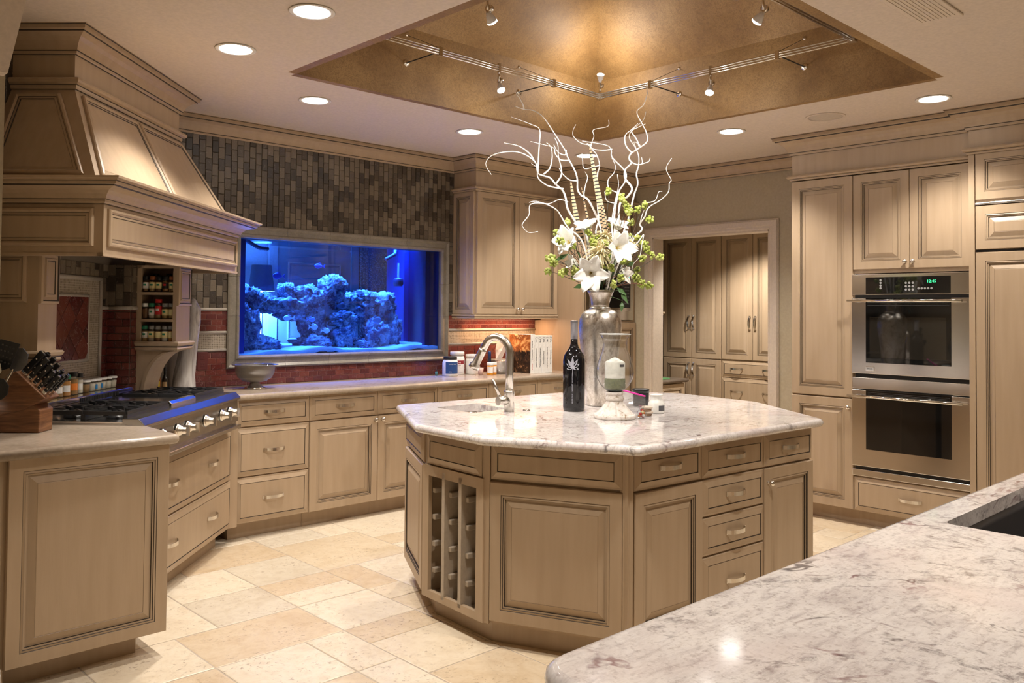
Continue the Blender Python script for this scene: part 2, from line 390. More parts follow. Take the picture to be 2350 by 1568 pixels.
def lay_tiles(parent, tiles, unit, O, rz, depth, name, mat, limit=300):
    """tiles: (a0,a1,z0,z1) in the plane through O turned by rz; the largest ones are single objects, the rest one 'stuff' part"""
    M = Matrix.Translation(Vector(O)) @ Matrix.Rotation(rz, 4, 'Z'); inv = Matrix.Identity(4)
    eye = Vector((0,0,1.45))
    def key(t): p = M@Vector(((t[0]+t[1])/2, 0, (t[2]+t[3])/2)); return (p-eye).length/max((t[1]-t[0])*(t[3]-t[2]), 1e-6)**.5
    tiles = sorted(tiles, key=key); rest = tiles[limit:]
    for a, b, c, d in tiles[:limit]:
        o = link(name, unit, parent); o.location = M@Vector((a+GAP, 0, c+GAP)); o.rotation_euler = (0,0,rz)
        o.scale = (b-a-2*GAP, depth*random.uniform(.85,1.1), d-c-2*GAP)
    if rest:
        mb = MB(); tint = []
        for a, b, c, d in rest:
            n0 = len(mb.f); mb.rings(rect(a+GAP,b-GAP,c+GAP,d-GAP), [(0,0),(0,depth*.75),(.0008,depth)], back=False); tint += [random.random()]*(len(mb.f)-n0)
        me = bpy.data.meshes.new(name+'_field'); me.from_pydata(mb.v, [], mb.f); me.materials.append(mat)
        at_ = me.attributes.new('tint', 'FLOAT', 'FACE'); at_.data.foreach_set('value', tint)
        o = link(name+'_field', me, parent); o.location = O; o.rotation_euler = (0,0,rz); o['kind'] = 'stuff'
def uvquad(parent, name, O, rz, a0, a1, z0, z1, mat, off=.003):
    me = bpy.data.meshes.new(name)
    me.from_pydata([(a0,-off,z0),(a1,-off,z0),(a1,-off,z1),(a0,-off,z1),(a0,0,z0),(a1,0,z0),(a1,0,z1),(a0,0,z1)], [], [(0,1,2,3),(1,5,6,2),(4,0,3,7),(3,2,6,7),(0,4,5,1)])
    me.materials.append(mat); uv = me.uv_layers.new(name='UVMap')
    for l in me.loops: v = me.vertices[l.vertex_index].co; uv.data[l.index].uv = (v.x, v.z)
    o = link(name, me, parent, O, rz); return o
# ---- floor
fl = MB().box(-2.6,6.62,-2.6,5.6,-.10,-.0025).build('floor', GROUT); struct(fl)
TW = .203
def lay_floor():
    nx, ny = int(9.3/TW), int(8.2/TW); occ = [[False]*ny for _ in range(nx)]; rnd = random.Random(21); out = []
    sizes = [(3,2),(2,3),(2,2),(2,2),(3,2),(2,1),(1,2),(1,1),(3,3),(2,2)]
    for j in range(ny):
        for i in range(nx):
            if occ[i][j]: continue
            cand = sizes[:]; rnd.shuffle(cand)
            for (a, b) in cand+[(1,1)]:
                if i+a <= nx and j+b <= ny and all(not occ[i+p][j+q] for p in range(a) for q in range(b)):
                    for p in range(a):
                        for q in range(b): occ[i+p][j+q] = True
                    out.append((-2.7+i*TW, -2.6+j*TW, a*TW, b*TW)); break
    return out
ut = MB().rings(rect(0,1,0,1), [(0,0),(0,.8),(.012,1)], ea=(1,0,0), eb=(0,1,0), n=(0,0,1), back=False).mesh('tile', TRAV)
ft = lay_floor()
vis = [t for t in ft if t[0] > -.3 and t[1] > .1 and t[0] < 6.6 and t[0]+t[2] < 6.7 and t[1] < 5.0]
rest = [t for t in ft if t not in vis]
vis.sort(key=lambda t: (t[0]+t[2]/2)**2+(t[1]+t[3]/2)**2)
for x, y, a, b in vis[:300]:
    o = link('tile', ut, fl); o.location = (x+.0035, y+.0035, -.008); o.scale = (a-.007, b-.007, .008+random.uniform(-.0006,.0006))
mb = MB()
for x, y, a, b in rest+vis[300:]: mb.box(x+.0035, x+a-.0035, y+.0035, y+b-.0035, -.0079, 0)
o = mb.build('tile_field', TRAV, fl); o['kind'] = 'stuff'
# ---- ceiling with the raised tray
OX0, OX1, OY0, OY1, ZT, ZA = 2.36, 4.89, 1.715, 4.125, 3.18, 4.25
mb = MB()
for x0,x1,y0,y1 in ((-2.6,OX0,-2.6,5.66),(OX1,6.62,-2.6,5.66),(OX0,OX1,-2.6,OY0),(OX0,OX1,OY1,5.66)): mb.box(x0,x1,y0,y1,ZC,ZC+.06)
ce = mb.build('ceiling', CEIL); struct(ce)
def tray_side(i, a, b, nrm):
    # vertical band then a slope rising towards the middle
    nrm = Vector(nrm); a, b = Vector(a)-nrm*.003, Vector(b)-nrm*.003
    mb = MB(); t = .05
    p = [(*a,ZC-.001),(*b,ZC-.001),(*b,ZT),(*a,ZT)]; q = [(*(a+nrm*t),ZC),(*(b+nrm*t),ZC),(*(b+nrm*t),ZT),(*(a+nrm*t),ZT)]
    i0 = mb.add(p); i1 = mb.add(q)
    mb.face(i0); mb.face(i1[::-1])
    for k in range(4): mb.face([i0[k], i1[k], i1[(k+1)%4], i0[(k+1)%4]])
    mb.build('tray_band', GOLD, ce)
    c = Vector(((OX0+OX1)/2,(OY0+OY1)/2)); k = .82
    a2 = a+(c-a)*k; b2 = b+(c-b)*k
    mb = MB(); i0 = mb.add([(*a,ZT),(*b,ZT),(*b2,ZA),(*a2,ZA)]); i1 = mb.add([(*(a+nrm*t),ZT+.02),(*(b+nrm*t),ZT+.02),(*(b2+nrm*t),ZA+.05),(*(a2+nrm*t),ZA+.05)])
    mb.face(i0); mb.face(i1[::-1])
    for k in range(4): mb.face([i0[k], i1[k], i1[(k+1)%4], i0[(k+1)%4]])
    mb.build('tray_slope', GOLD, ce)
tray_side(0,(OX0,OY1),(OX1,OY1),(0,1)); tray_side(1,(OX1,OY1),(OX1,OY0),(1,0)); tray_side(2,(OX1,OY0),(OX0,OY0),(0,-1)); tray_side(3,(OX0,OY0),(OX0,OY1),(-1,0))
cx_, cy_ = (OX0+OX1)/2, (OY0+OY1)/2
MB().box(cx_-.26,cx_+.26,cy_-.25,cy_+.25,ZA-.01,ZA+.03).build('tray_cap', GOLD, ce)
# ---- back wall with the opening of the fish tank
TX0, TX1, TZ0, TZ1 = 2.742, 4.548, 1.128, 1.95
mb = MB()
mb.box(2.0,TX0,YW,YW+.12,0,ZC).box(TX1,6.62,YW,YW+.12,0,ZC).box(TX0,TX1,YW,YW+.12,0,TZ0).box(TX0,TX1,YW,YW+.12,TZ1,ZC)
wb = mb.build('wall_back', WGROUT); struct(wb)
us = unit_tile('slate_tile', SLATE); ur = unit_tile('red_tile', RED)
TWs, THs = .046, .080
sl = fill((2.2,4.688,2.0,2.66), TWs, THs, True, 1)+fill((2.3,2.70,1.455,2.0), TWs, THs, True, 2)+fill((4.635,4.688,1.41,2.0), TWs, THs, True, 3)
lay_tiles(wb, sl, us, (0,YW,0), 0, .006, 'slate_tile', SLATE)
# joints of the red courses are a rose grout
for a0,a1,z0,z1 in ((2.2,5.70,.92,1.08),(2.2,2.70,1.08,1.165),(4.635,5.70,1.08,1.165),(2.2,2.70,1.295,1.44),(4.635,5.70,1.295,1.42)): MB().box(a0,a1,YW-.0012,YW,z0,z1).build('grout_bed', RGROUT, wb)
rd = fill((2.2,5.70,.92,1.075), .076, .0385, False, 4)
rd += fill((2.2,2.70,1.075,1.16), .076, .0385, False, 5)+fill((2.2,2.70,1.30,1.436), .076, .0385, False, 6)+fill((4.635,5.70,1.075,1.155), .076, .0385, False, 7)+fill((4.635,5.70,1.297,1.42), .076, .0385, False, 8)
lay_tiles(wb, rd, ur, (0,YW,0), 0, .006, 'red_tile', RED)
for a0,a1 in ((2.2,2.70),(4.635,5.70)):
    uvquad(wb, 'mosaic_band', (0,YW,0), 0, a0, a1, 1.178, 1.282, MOSA)
    for z in (1.170,1.290): MB().tube([(a0,YW-.003,z),(a1,YW-.003,z)], .011, 10).build('liner', LINER, wb)
MB().tube([(2.2,YW-.003,1.447),(2.70,YW-.003,1.447)], .012, 10).build('liner', LINER, wb)
# stone frame round the tank, mitred, in short lengths
FP = [(.0,.0),(.0,.022),(.012,.034),(.022,.030),(.030,.020),(.060,.014),(.078,.026),(.088,.020),(.088,.0)]     # (away from the opening, proud of wall)
def frame_run(name, length, n, M, m0, m1):
    for k in range(n):
        a, b = length*k/n, length*(k+1)/n
        mb = MB(); i0 = []; i1 = []
        for (w_, h_) in FP:
            xa = a-(w_*m0 if k == 0 else 0)+(.0009 if k else 0); xb = b+(w_*m1 if k == n-1 else 0)-(.0009 if k < n-1 else 0)
            i0.append(M@Vector((xa, -h_, w_))); i1.append(M@Vector((xb, -h_, w_)))
        A = mb.add(i0); B = mb.add(i1); c = len(FP)
        for j in range(c-1): mb.face([A[j],A[j+1],B[j+1],B[j]])
        mb.face(A); mb.face(B[::-1])
        mb.build('frame_stone', SLTR, wb)
L_, H_ = TX1-TX0, TZ1-TZ0
T_ = Matrix.Translation
frame_run('t', L_, 5, T_((TX0,YW,TZ1)), 1, 1)
frame_run('b', L_, 5, T_((TX0,YW,TZ0))@Matrix.Scale(-1,4,(0,0,1)), 1, 1)
frame_run('r', H_, 3, T_((TX1,YW,TZ0))@Matrix(((0,0,1,0),(0,1,0,0),(1,0,0,0),(0,0,0,1))), 1, 1)
frame_run('l', H_, 3, T_((TX0,YW,TZ0))@Matrix(((0,0,-1,0),(0,1,0,0),(1,0,0,0),(0,0,0,1))), 1, 1)
# ---- diagonal wall behind the range (local x = s, y = t)
mb = MB(); mb.prism([(3.40,2.38),(5.70,2.38),(5.70,2.60),(3.40,2.60)], 0, ZC); mb.prism([(4.817,2.245),(5.70,2.245),(5.70,2.39),(4.817,2.39)], 0, 1.672)
wd = mb.build('wall_diagonal', WGROUT, rz=PI/4); struct(wd)
O45 = (0,0,0)
def dplane(t): return (-t/Q2, t/Q2, 0)
def local(lst): return lst
PS0, PS1, PZ0, PZ1 = 4.12, 4.72, 1.055, 1.612           # mosaic panel
RS0, RS1, RZ0, RZ1 = 4.235, 4.585, 1.165, 1.515         # red diamond field
def dlay(tiles, t, unit, name, mat, x_shift=0, rz=0, O=None):
    # lay in wall_diagonal's own frame
    M0 = O if O else (0, t, 0)
    for a, b, c, d in tiles:
        o = link(name, unit, wd); o.location = Matrix.Translation(Vector(M0))@Matrix.Rotation(rz,4,'Z')@Vector((a+GAP,0,c+GAP)); o.rotation_euler = (0,0,rz)
        o.scale = (b-a-2*GAP, .006*random.uniform(.85,1.1), d-c-2*GAP)
dlay(fill((4.0,4.817,1.625,1.70), .05, .09, True, 11)+fill((4.725,4.817,1.462,1.625), .046, .09, True, 12)+fill((3.72,3.95,1.95,2.64), .076, .15, True, 13), 2.38, us, 'slate_tile', SLATE)
dlay(fill((4.725,4.817,.93,1.44), .08, .0415, False, 14), 2.38, ur, 'red_tile', RED)
dlay(fill((4.817,4.89,1.462,1.70), .046, .09, True, 15), 2.245, us, 'slate_tile', SLATE)
dlay(fill((4.817,4.89,.93,1.44), .08, .0415, False, 16), 2.245, ur, 'red_tile', RED)
J = (4.817, 2.38, 0)                                     # return face looking along -s: local x runs towards -t
dlay(fill((0,.135,1.462,1.70), .046, .09, True, 17), 0, us, 'slate_tile', SLATE, rz=-PI/2, O=J)
dlay(fill((0,.135,.93,1.44), .09, .0415, False, 18), 0, ur, 'red_tile', RED, rz=-PI/2, O=J)
for a, b in (((4.725,2.377),(4.814,2.377)),((4.814,2.377),(4.814,2.242)),((4.814,2.242),(4.89,2.242))): MB().tube([(*a,1.45),(*b,1.45)], .012, 10).build('liner', LINER, wd)
uvquad(wd, 'mosaic_panel', (0,2.38,0), 0, PS0, PS1, PZ0, PZ1, MOSA)
for (a0,a1,z0,z1,r) in ((PS0,PS1,PZ0,PZ1,.012),(RS0,RS1,RZ0,RZ1,.010)):
    for p, q in (((a0,z0),(a1,z0)),((a1,z0),(a1,z1)),((a1,z1),(a0,z1)),((a0,z1),(a0,z0))): MB().tube([(p[0],2.375,p[1]),(q[0],2.375,q[1])], r, 10).build('liner', LINER, wd)
MB().box(RS0,RS1,2.3745,2.378,RZ0,RZ1).build('grout_bed', RGROUT, wd)
def clip_poly(poly, x0, x1, z0, z1):
    for ax, lim, sg in ((0,x0,1),(0,x1,-1),(1,z0,1),(1,z1,-1)):
        out = []
        for i in range(len(poly)):
            a, b = poly[i-1], poly[i]; ia, ib = (a[ax]-lim)*sg >= 0, (b[ax]-lim)*sg >= 0
            if ia != ib: t = (lim-a[ax])/(b[ax]-a[ax]); out.append((a[0]+(b[0]-a[0])*t, a[1]+(b[1]-a[1])*t))
            if ib: out.append(b)
        poly = out
        if not poly: return None
    return poly
dw, dh = .146, .172
for i in range(-1,5):
    for j in range(-1,6):
        cx0 = RS0+i*dw+(dw/2 if j % 2 else 0); cz0 = RZ0+j*dh/2+.06
        pl = clip_poly([(cx0-dw/2,cz0),(cx0,cz0-dh/2),(cx0+dw/2,cz0),(cx0,cz0+dh/2)], RS0, RS1, RZ0, RZ1)
        if pl and abs(area2(pl)) > .0008:
            pl = [p for k, p in enumerate(pl) if (Vector(p)-Vector(pl[k-1])).length > 1e-4]
            MB().rings(pl, [(.0022,0),(.0022,.005),(.003,.006)], O=(0,2.3745,0), back=False).build('diamond_tile', RED, wd)
# ---- left wall, its return towards the camera and the sloping soffit above
mb = MB().box(-2.6,.806,3.50,3.62,0,ZC).box(.66,.80,3.62,4.32,0,ZC)
wl = mb.build('wall_left', WALL); struct(wl)
mb = MB(); A = mb.add([(-.2,3.44,2.298),(.80,3.44,2.298),(.886,3.44,ZC-.002),(-.2,3.44,ZC-.002)]); B = mb.add([(-.2,3.50,2.298),(.80,3.50,2.298),(.886,3.50,ZC-.002),(-.2,3.50,ZC-.002)])
mb.face(A); mb.face(B[::-1])
for k in range(4): mb.face([A[k],B[k],B[(k+1)%4],A[(k+1)%4]])
mb.build('soffit', CEIL, wl)
bb = MB().sweep([(-2.6,3.5),(.835,3.5)], [(0,0),(.016,0),(.016,.11),(.010,.118),(.010,.13),(0,.135)]).build('baseboard_left', WHITEW); struct(bb)
# ---- right wall with the cased doorway
DY0, DY1, DZ = 3.557, 4.735, 2.15
mb = MB().box(6.46,6.60,-2.6,DY0,0,ZC).box(6.46,6.60,DY1,5.6,0,ZC).box(6.46,6.60,DY0,DY1,DZ,ZC)
wr = mb.build('wall_right', WALL); struct(wr)
pr_ = [(0,0),(0,.012),(.012,.018),(.030,.018),(.034,.024),(.075,.024),(.082,.014),(.088,.014),(.088,0)]
def casing(name, pts):
    mb = MB(); rows = []
    for (y, z, my, mz) in pts: rows.append(mb.add([(6.46-h, y+my*w_, z+mz*w_) for w_, h in pr_]))
    for a, b in zip(rows, rows[1:]):
        for j in range(len(pr_)-1): mb.face([a[j],a[j+1],b[j+1],b[j]])
    mb.face(rows[0][::-1]); mb.face(rows[-1])
    o = mb.build(name, CASE); struct(o); return o
casing('trim_1', [(DY1,0,1,0),(DY1,DZ,1,1),(DY0,DZ,-1,1),(DY0,0,-1,0)])
mb = MB().box(6.455,6.605,DY1-.012,DY1,0,DZ).box(6.455,6.605,DY0,DY0+.012,0,DZ).box(6.455,6.605,DY0,DY1,DZ-.012,DZ)
struct(mb.build('trim_2', CASE))
CROWN = [(0,-.118),(.010,-.118,1),(.014,-.113),(.014,-.104),(.020,-.101,1),(.020,-.096),(.026,-.080),(.036,-.062),(.052,-.046),(.072,-.035),(.080,-.032),(.082,-.026,1),(.092,-.022),(.094,-.006),(.100,-.004,1),(.100,0),(0,0)]
def crown(name, path, parent=None, z=ZC, k=1.0, mat=None):
    pf = [(q[0]*k, z+q[1]*k, (1 if len(q) > 2 else 0)) for q in CROWN]
    o = MB().sweep(path, pf).build(name, [mat or CAB, GLAZE], parent); return o
struct(crown('trim_3', [(2.20,YW),(4.687,YW)])); struct(crown('trim_4', [(6.46,4.93),(6.46,3.03)]))
o = crown('trim_5', [S(3.45,2.38),S(4.9,2.38)]); struct(o)
# ---- walls behind the camera close the room
struct(MB().box(-2.72,-2.6,-2.6,3.62,0,ZC).build('wall_outer', WALL)); struct(MB().box(-2.72,6.62,-2.72,-2.6,0,ZC).build('wall_front', WALL))
# ---- recessed lamps
LAMPM = emit('lamp_glow', (1,.95,.88), 14)
REFL = plain('lamp_reflector', (.85,.84,.82), .25)
def spot(name, loc, power, parent=None, size=112, blend=.6, color=WARM, rad=.05, rot=(0,0,0)):
    l = bpy.data.lights.new(name, 'SPOT'); l.energy = power; l.color = color; l.spot_size = math.radians(size); l.spot_blend = blend; l.shadow_soft_size = rad
    o = bpy.data.objects.new(name, l); COL.objects.link(o); o.location = loc; o.rotation_euler = rot
    if parent: o.parent = parent
    return o
RING = MB().lathe([(.078,-.001),(.098,-.001),(.100,-.005),(.094,-.007),(.080,-.004),(.078,-.001)], 40, caps=False).mesh('trim_ring', WHITEW)
RFL = MB().lathe([(.079,-.003),(.072,.006),(.068,.02)], 40, caps=False).mesh('reflector', REFL)
LMP = MB().lathe([(0,.0),(.05,-.0005),(.077,.001)], 40, caps=False).mesh('lamp', LAMPM)
dls = [((1.91,3.206),'recessed ceiling lamp above the open floor before the end cabinet'),((1.918,3.938),'recessed ceiling lamp in front of the range hood'),
       ((2.746,4.558),'recessed ceiling lamp above the left end of the fish tank'),((4.019,4.557),'recessed ceiling lamp above the right end of the fish tank'),
       ((5.312,4.562),'recessed ceiling lamp partly behind the willow branches'),((5.31,3.218),'recessed ceiling lamp in front of the cased doorway'),((5.34,1.88),'recessed ceiling lamp in front of the wall ovens')]
extra = [(1.91,1.87),(2.75,1.25),(5.33,.54),(3.2,-.6),(-.6,.6),(.6,-.8)]      # unseen lamps beyond the frame: some continue visible columns, others estimated from front light
for i, (p, lab) in enumerate(dls+[(e, 'recessed ceiling lamp outside the view') for e in extra]):
    if i < len(dls):
        t = thing('recessed_lamp', lab, 'ceiling lamp', (p[0],p[1],ZC), group='recessed ceiling lamps')
        link('trim_ring', RING, t); link('reflector', RFL, t).location = (0,0,-.004); link('lamp', LMP, t).location = (0,0,-.0045)
    spot('recessed_lamp_light' if i < len(dls) else 'recessed_lamp_%d_offscreen' % (i-len(dls)+1), (p[0],p[1],ZC-.02), LAMP)
# ================================================================ cabinet kit
CM = [CAB, GLAZE, UMB]; IM = [ISL, GLAZE, UMB]
def pull_mesh(L=.135):
    mb = MB(); n = 12; pts = []
    for i in range(n+1):
        a = -1+2*i/n; pts.append((a*L/2, -.004-.026*math.cos(a*PI/2)**.6 if abs(a) < 1 else -.002))
    rows = []
    for (x, y) in pts: rows.append(mb.add([(x,y,-.0105),(x,y-.0035,-.0095),(x,y-.0035,.0095),(x,y,.0105)]))
    for a, b in zip(rows, rows[1:]):
        for j in range(4): mb.face([a[j],a[(j+1)%4],b[(j+1)%4],b[j]], 0, False)
    mb.face(rows[0]); mb.face(rows[-1][::-1])
    for sx in (-1,1): mb.box(sx*L/2-.006, sx*L/2+.006, -.006, .002, -.0105, .0105)
    return mb.mesh('pull_handle', NICK)
PULL = pull_mesh()
KNOB = MB().lathe([(.008,0),(.010,.002),(.0055,.006),(.0055,.012),(.013,.017),(.0155,.023),(.013,.029),(.006,.032),(0,.0325)], 20, ax=(0,-1,0)).mesh('knob', NICK)
FR = lambda fw: [(0,0),(0,.016),(.003,.021),(fw,.021),(fw+.0018,.0185,1),(fw+.0095,.0210),(fw+.0112,.0165,1),(fw+.0175,.0165),(fw+.0192,.0105,1)]
PN = lambda fw: [(fw+.0175,.003),(fw+.0192,.0100,1),(fw+.0225,.0102),(fw+.049,.0205),(fw+.0505,.0193,2),(fw+.0525,.0202)]
DR = [(0,0),(0,.009),(.003,.0125),(.010,.0130),(.034,.0215),(.0365,.0175,1),(.0390,.0205)]
def put_pull(parent, kind, x, z, y=-.021):
    if kind == 'knob': return link('knob', KNOB, parent, (x,y,z))
    o = link('pull_handle', PULL, parent, (x,y,z))
    if kind == 'vpull': o.rotation_euler = (0,PI/2,0)
    return o
def door(parent, x0, x1, z0, z1, fw=.052, pull=None, mats=CM, name='door', g=.0015):
    w, h = x1-x0-2*g, z1-z0-2*g
    fw = min(fw, w*.2, h*.2) if min(w,h) < .30 else fw
    d = MB().rings(rect(0,w,0,h), FR(fw), cap=False).build(name, mats, parent, (x0+g,0,z0+g))
    MB().rings(rect(0,w,0,h), PN(fw)).build('raised_panel', mats, d)
    if pull: put_pull(d, pull[0], pull[1], pull[2])
    return d
def drawer(parent, x0, x1, z0, z1, pulls=1, mats=CM, name='drawer', g=.0015):
    w, h = x1-x0-2*g, z1-z0-2*g
    d = MB().rings(rect(0,w,0,h), DR).build(name, mats, parent, (x0+g,0,z0+g))
    for i in range(pulls): put_pull(d, 'pull', w*(i+.5)/pulls if pulls > 1 else w/2, h*.52)
    return d
def cabinet(name, label, loc, rz, w, d, z0, z1, mats=CM, group=None, toe=True, cat='cabinet'):
    t = thing(name, label, cat, loc, rz, group)
    MB().box(.001,w-.001,.0,d,z0,z1).build('body', mats, t)
    if toe: MB().box(.001,w-.001,.075,d,0,z0).build('toe_kick', [CAB], t)
    return t
def slab(name, label, poly, mat, z=CT, th=.04, holes=(), radii=None, cat='countertop', nose=True):
    if radii is not None: poly = round_poly(poly, radii)
    if area2(poly) < 0: poly = poly[::-1]
    r = th/2; prof = []
    for k in range(9):
        a = PI/2-PI*k/8; prof.append((r-r*math.cos(a), z-r+r*math.sin(a)))
    bm = bmesh.new(); loops = []
    for ins, zz in prof: loops.append([bm.verts.new((*p, zz)) for p in inset(poly, ins*.95)])
    n = len(poly)
    for a, b in zip(loops, loops[1:]):
        for i in range(n): f = bm.faces.new((a[i], b[i], b[(i+1)%n], a[(i+1)%n])); f.smooth = True
    for li, zz in ((0, z), (-1, z-th)):
        es = [bm.edges.get((loops[li][i], loops[li][(i+1)%n])) for i in range(n)]
        for hp in holes:
            if li == 0 or True:
                hv = [bm.verts.new((*p, zz)) for p in hp]; es += [bm.edges.new((hv[i], hv[(i+1)%len(hv)])) for i in range(len(hv))]
        bmesh.ops.triangle_fill(bm, use_beauty=True, use_dissolve=False, edges=es)
    for hp in holes:
        m = len(hp)
        top = [min((v for v in bm.verts if abs(v.co.z-z) < 1e-6), key=lambda v: (v.co.xy-Vector(p)).length) for p in hp]
        bot = [min((v for v in bm.verts if abs(v.co.z-z+th) < 1e-6), key=lambda v: (v.co.xy-Vector(p)).length) for p in hp]
        for i in range(m): bm.faces.new((top[i], top[(i+1)%m], bot[(i+1)%m], bot[i]))
    bmesh.ops.recalc_face_normals(bm, faces=bm.faces)
    me = bpy.data.meshes.new(name); bm.to_mesh(me); bm.free(); me.materials.append(mat)
    o = link(name, me); tag(o, label, cat); return o
def basin(name, label, poly, mat, z, depth=.2, cat='sink', drain=True):
    """open bowl hung under a cut-out"""
    t = thing(name, label, cat, (0,0,0)); ins = [(-.012,0),(-.012,-.002),(.0,-.003),(.004,-.02),(.008,-depth+.03),(.03,-depth),]
    if area2(poly) < 0: poly = poly[::-1]
    bm = bmesh.new(); loops = [[bm.verts.new((*p, z+h)) for p in inset(poly, i)] for i, h in ins]; n = len(poly)
    for a, b in zip(loops, loops[1:]):
        for i in range(n): bm.faces.new((a[i], a[(i+1)%n], b[(i+1)%n], b[i])).smooth = True
    bm.faces.new(loops[-1]); me = bpy.data.meshes.new('bowl'); bm.to_mesh(me); bm.free(); me.materials.append(mat); o = link('bowl', me, t)
    s = o.modifiers.new('solid', 'SOLIDIFY'); s.thickness = .003; s.offset = 1
    c = Vector((sum(p[0] for p in poly)/n, sum(p[1] for p in poly)/n))
    if drain: MB().lathe([(.0,.001),(.03,.001),(.042,.004),(.045,.0)], 20, (c.x,c.y,z-depth)).build('drain', CHROME, t)
    return t
# ---------------------------------------------------------------- back run of base cabinets (doors face -y)
XS = [2.458,2.984,3.532,4.081,4.609,5.169,5.698]; YF = 4.975
t = cabinet('base_cabinet', 'beige base cabinet with three stacked drawers beside the range', (XS[0],YF,0), 0, XS[1]-XS[0], .54, .105, .882, group='base cabinets under the fish tank')
w_ = XS[1]-XS[0]
for z0, z1 in ((.107,.394),(.398,.705),(.71,.88)): drawer(t, 0, w_, z0, z1)
labs = ['beige base cabinet with one drawer and a door, right of the three-drawer cabinet','beige base cabinet partly hidden behind the left tip of the island','beige base cabinet behind the island sink faucet','beige base cabinet below the white tubs','beige base cabinet below the row of books']
for i in range(1,6):
    w_ = XS[i+1]-XS[i]
    t = cabinet('base_cabinet', labs[i-1], (XS[i],YF,0), 0, w_, .54, .105, .882, group='base cabinets under the fish tank')
    drawer(t, 0, w_, .71, .88); door(t, 0, w_, .107, .706, pull=('knob', w_-.03 if i % 2 else .03, .57))
slab('back_countertop', 'beige limestone countertop running under the fish tank', [S(5.125,1.755),(2.45,4.915),(5.70,4.915),(5.70,5.515),(2.36,5.515),S(5.125,2.243)], CTR)
# ---------------------------------------------------------------- corner drawers under the range, left end cabinet
t = cabinet('range_drawer_cabinet', 'beige corner cabinet with two wide drawers under the range', (*S(3.90,1.782),0), PI/4, 1.27, .40, .11, .725)
drawer(t, 0, 1.27, .112, .40, 2); drawer(t, 0, 1.27, .405, .712, 2)
for c_ in t.children:
    if c_.name.startswith('drawer'):
        hs = [h for h in c_.children]; hs[0].location.x = .37; hs[1].location.x = .94
MB().prism([(1.272,.004),(1.272,.30),(1.318,.25),(1.325,-.038)], .105, .882).build('corner_post', CM, t)
t = thing('end_cabinet', 'beige base cabinet with a large raised end panel below the knife block', 'cabinet', (.86,3.569,0))
MB().prism([(0,0),(.606,0),(.606,.30),(.18,.70),(0,.60)], .10, .88).build('body', CM, t)
MB().prism([(0,.09),(.52,.09),(.52,.30),(.12,.66),(0,.60)], 0, .10).build('toe_kick', [CAB], t)
MB().box(-.056,.001,.004,.05,.0,.88).build('filler', CM, t)
p = door(t, 0, .606, .10, .88, fw=.05, name='end_panel', g=0)
slab('corner_countertop', 'beige limestone countertop carrying the knife block', [(.802,3.50),(1.502,3.52),(1.502,3.868),(1.02,4.355),(.802,4.14)], CTR, radii=[0,.03,0,0,0])
# ---------------------------------------------------------------- range
t = thing('gas_range', 'stainless gas range top with griddle and black grates', 'range', (*S(4.45,1.70),0), PI/4)
def xprof(mb, poly, x0, x1, m=0):
    if area2(poly) > 0: poly = poly[::-1]
    a = mb.add([(x0,p[0],p[1]) for p in poly]); b = mb.add([(x1,p[0],p[1]) for p in poly]); n = len(poly)
    mb.face(a, m); mb.face(b[::-1], m)
    for i in range(n): mb.face([a[i], b[i], b[(i+1)%n], a[(i+1)%n]], m)
    return mb
xprof(MB(), [(.02,.735),(.52,.735),(.52,.925),(.10,.925),(.02,.90)], -.645, .655).build('body', RSTEEL, t)
bevel(xprof(MB(), [(.10,.926),(.10,.948),(.025,.948),(-.005,.918),(-.005,.905),(.03,.903)], -.65, .66).build('bullnose', RSTEEL, t), .003)
xprof(MB(), [(.02,.776),(.026,.90),(.012,.90),(.006,.776)], -.645, .655).build('control_panel', RSTEEL, t)
bevel(xprof(MB(), [(.03,.728),(.03,.756),(-.012,.756),(-.012,.735)], -.65, .66).build('drip_rail', RSTEEL, t), .004)
KN = MB().lathe([(.034,0),(.036,.004),(.030,.010),(.027,.012),(.0255,.020),(.024,.022),(.0185,.030),(.018,.044),(.014,.048),(0,.049)], 24, ax=(0,-1,0)).box(-.006,.006,-.062,-.02,-.026,.026).mesh('control_knob', NICK)
for x in (-.43,-.25,-.125,.125,.37,.505): link('control_knob', KN, t, (x,.008,.842)).rotation_euler = (0,random.choice((0,.1,-.1)),0)
MB().box(-.64,.65,.10,.52,.925,.932).build('cook_surface', [STEEL], t)
def grate(x0, x1, y0, y1):
    mb = MB(); z0, z1 = .958, .976; b = .011
    def bar(a, c, w_=b):
        a, c = Vector(a), Vector(c); d = (c-a).normalized(); n = Vector((-d.y,d.x))*w_/2
        mb.prism([tuple(a-n),tuple(c-n),tuple(c+n),tuple(a+n)], z0, z1)
    xm, ym = (x0+x1)/2, (y0+y1)/2
    for a, c in (((x0,y0),(x1,y0)),((x1,y0),(x1,y1)),((x1,y1),(x0,y1)),((x0,y1),(x0,y0)),((xm,y0),(xm,y1))): bar(a, c, .016)
    mb.box(x0-.008,x1+.008,y0-.012,y0+.004,.936,.962)
    for (ax, cx2) in ((x0,xm),(xm,x1)):
        c = ((ax+cx2)/2, ym)
        for q in ((ax,y0),(cx2,y0),(ax,y1),(cx2,y1)):
            d = Vector(q)-Vector(c); bar(q, tuple(Vector(c)+d*.28))
        bar((ax,ym),(ax+.05,ym)); bar((cx2,ym),(cx2-.05,ym)); bar((c[0],y0),(c[0],y0+.05)); bar((c[0],y1),(c[0],y1-.05))
    for q in ((x0,y0),(x1,y0),(x0,y1),(x1,y1)): mb.box(q[0]-.007,q[0]+.007,q[1]-.007,q[1]+.007,.932,.957)
    return mb
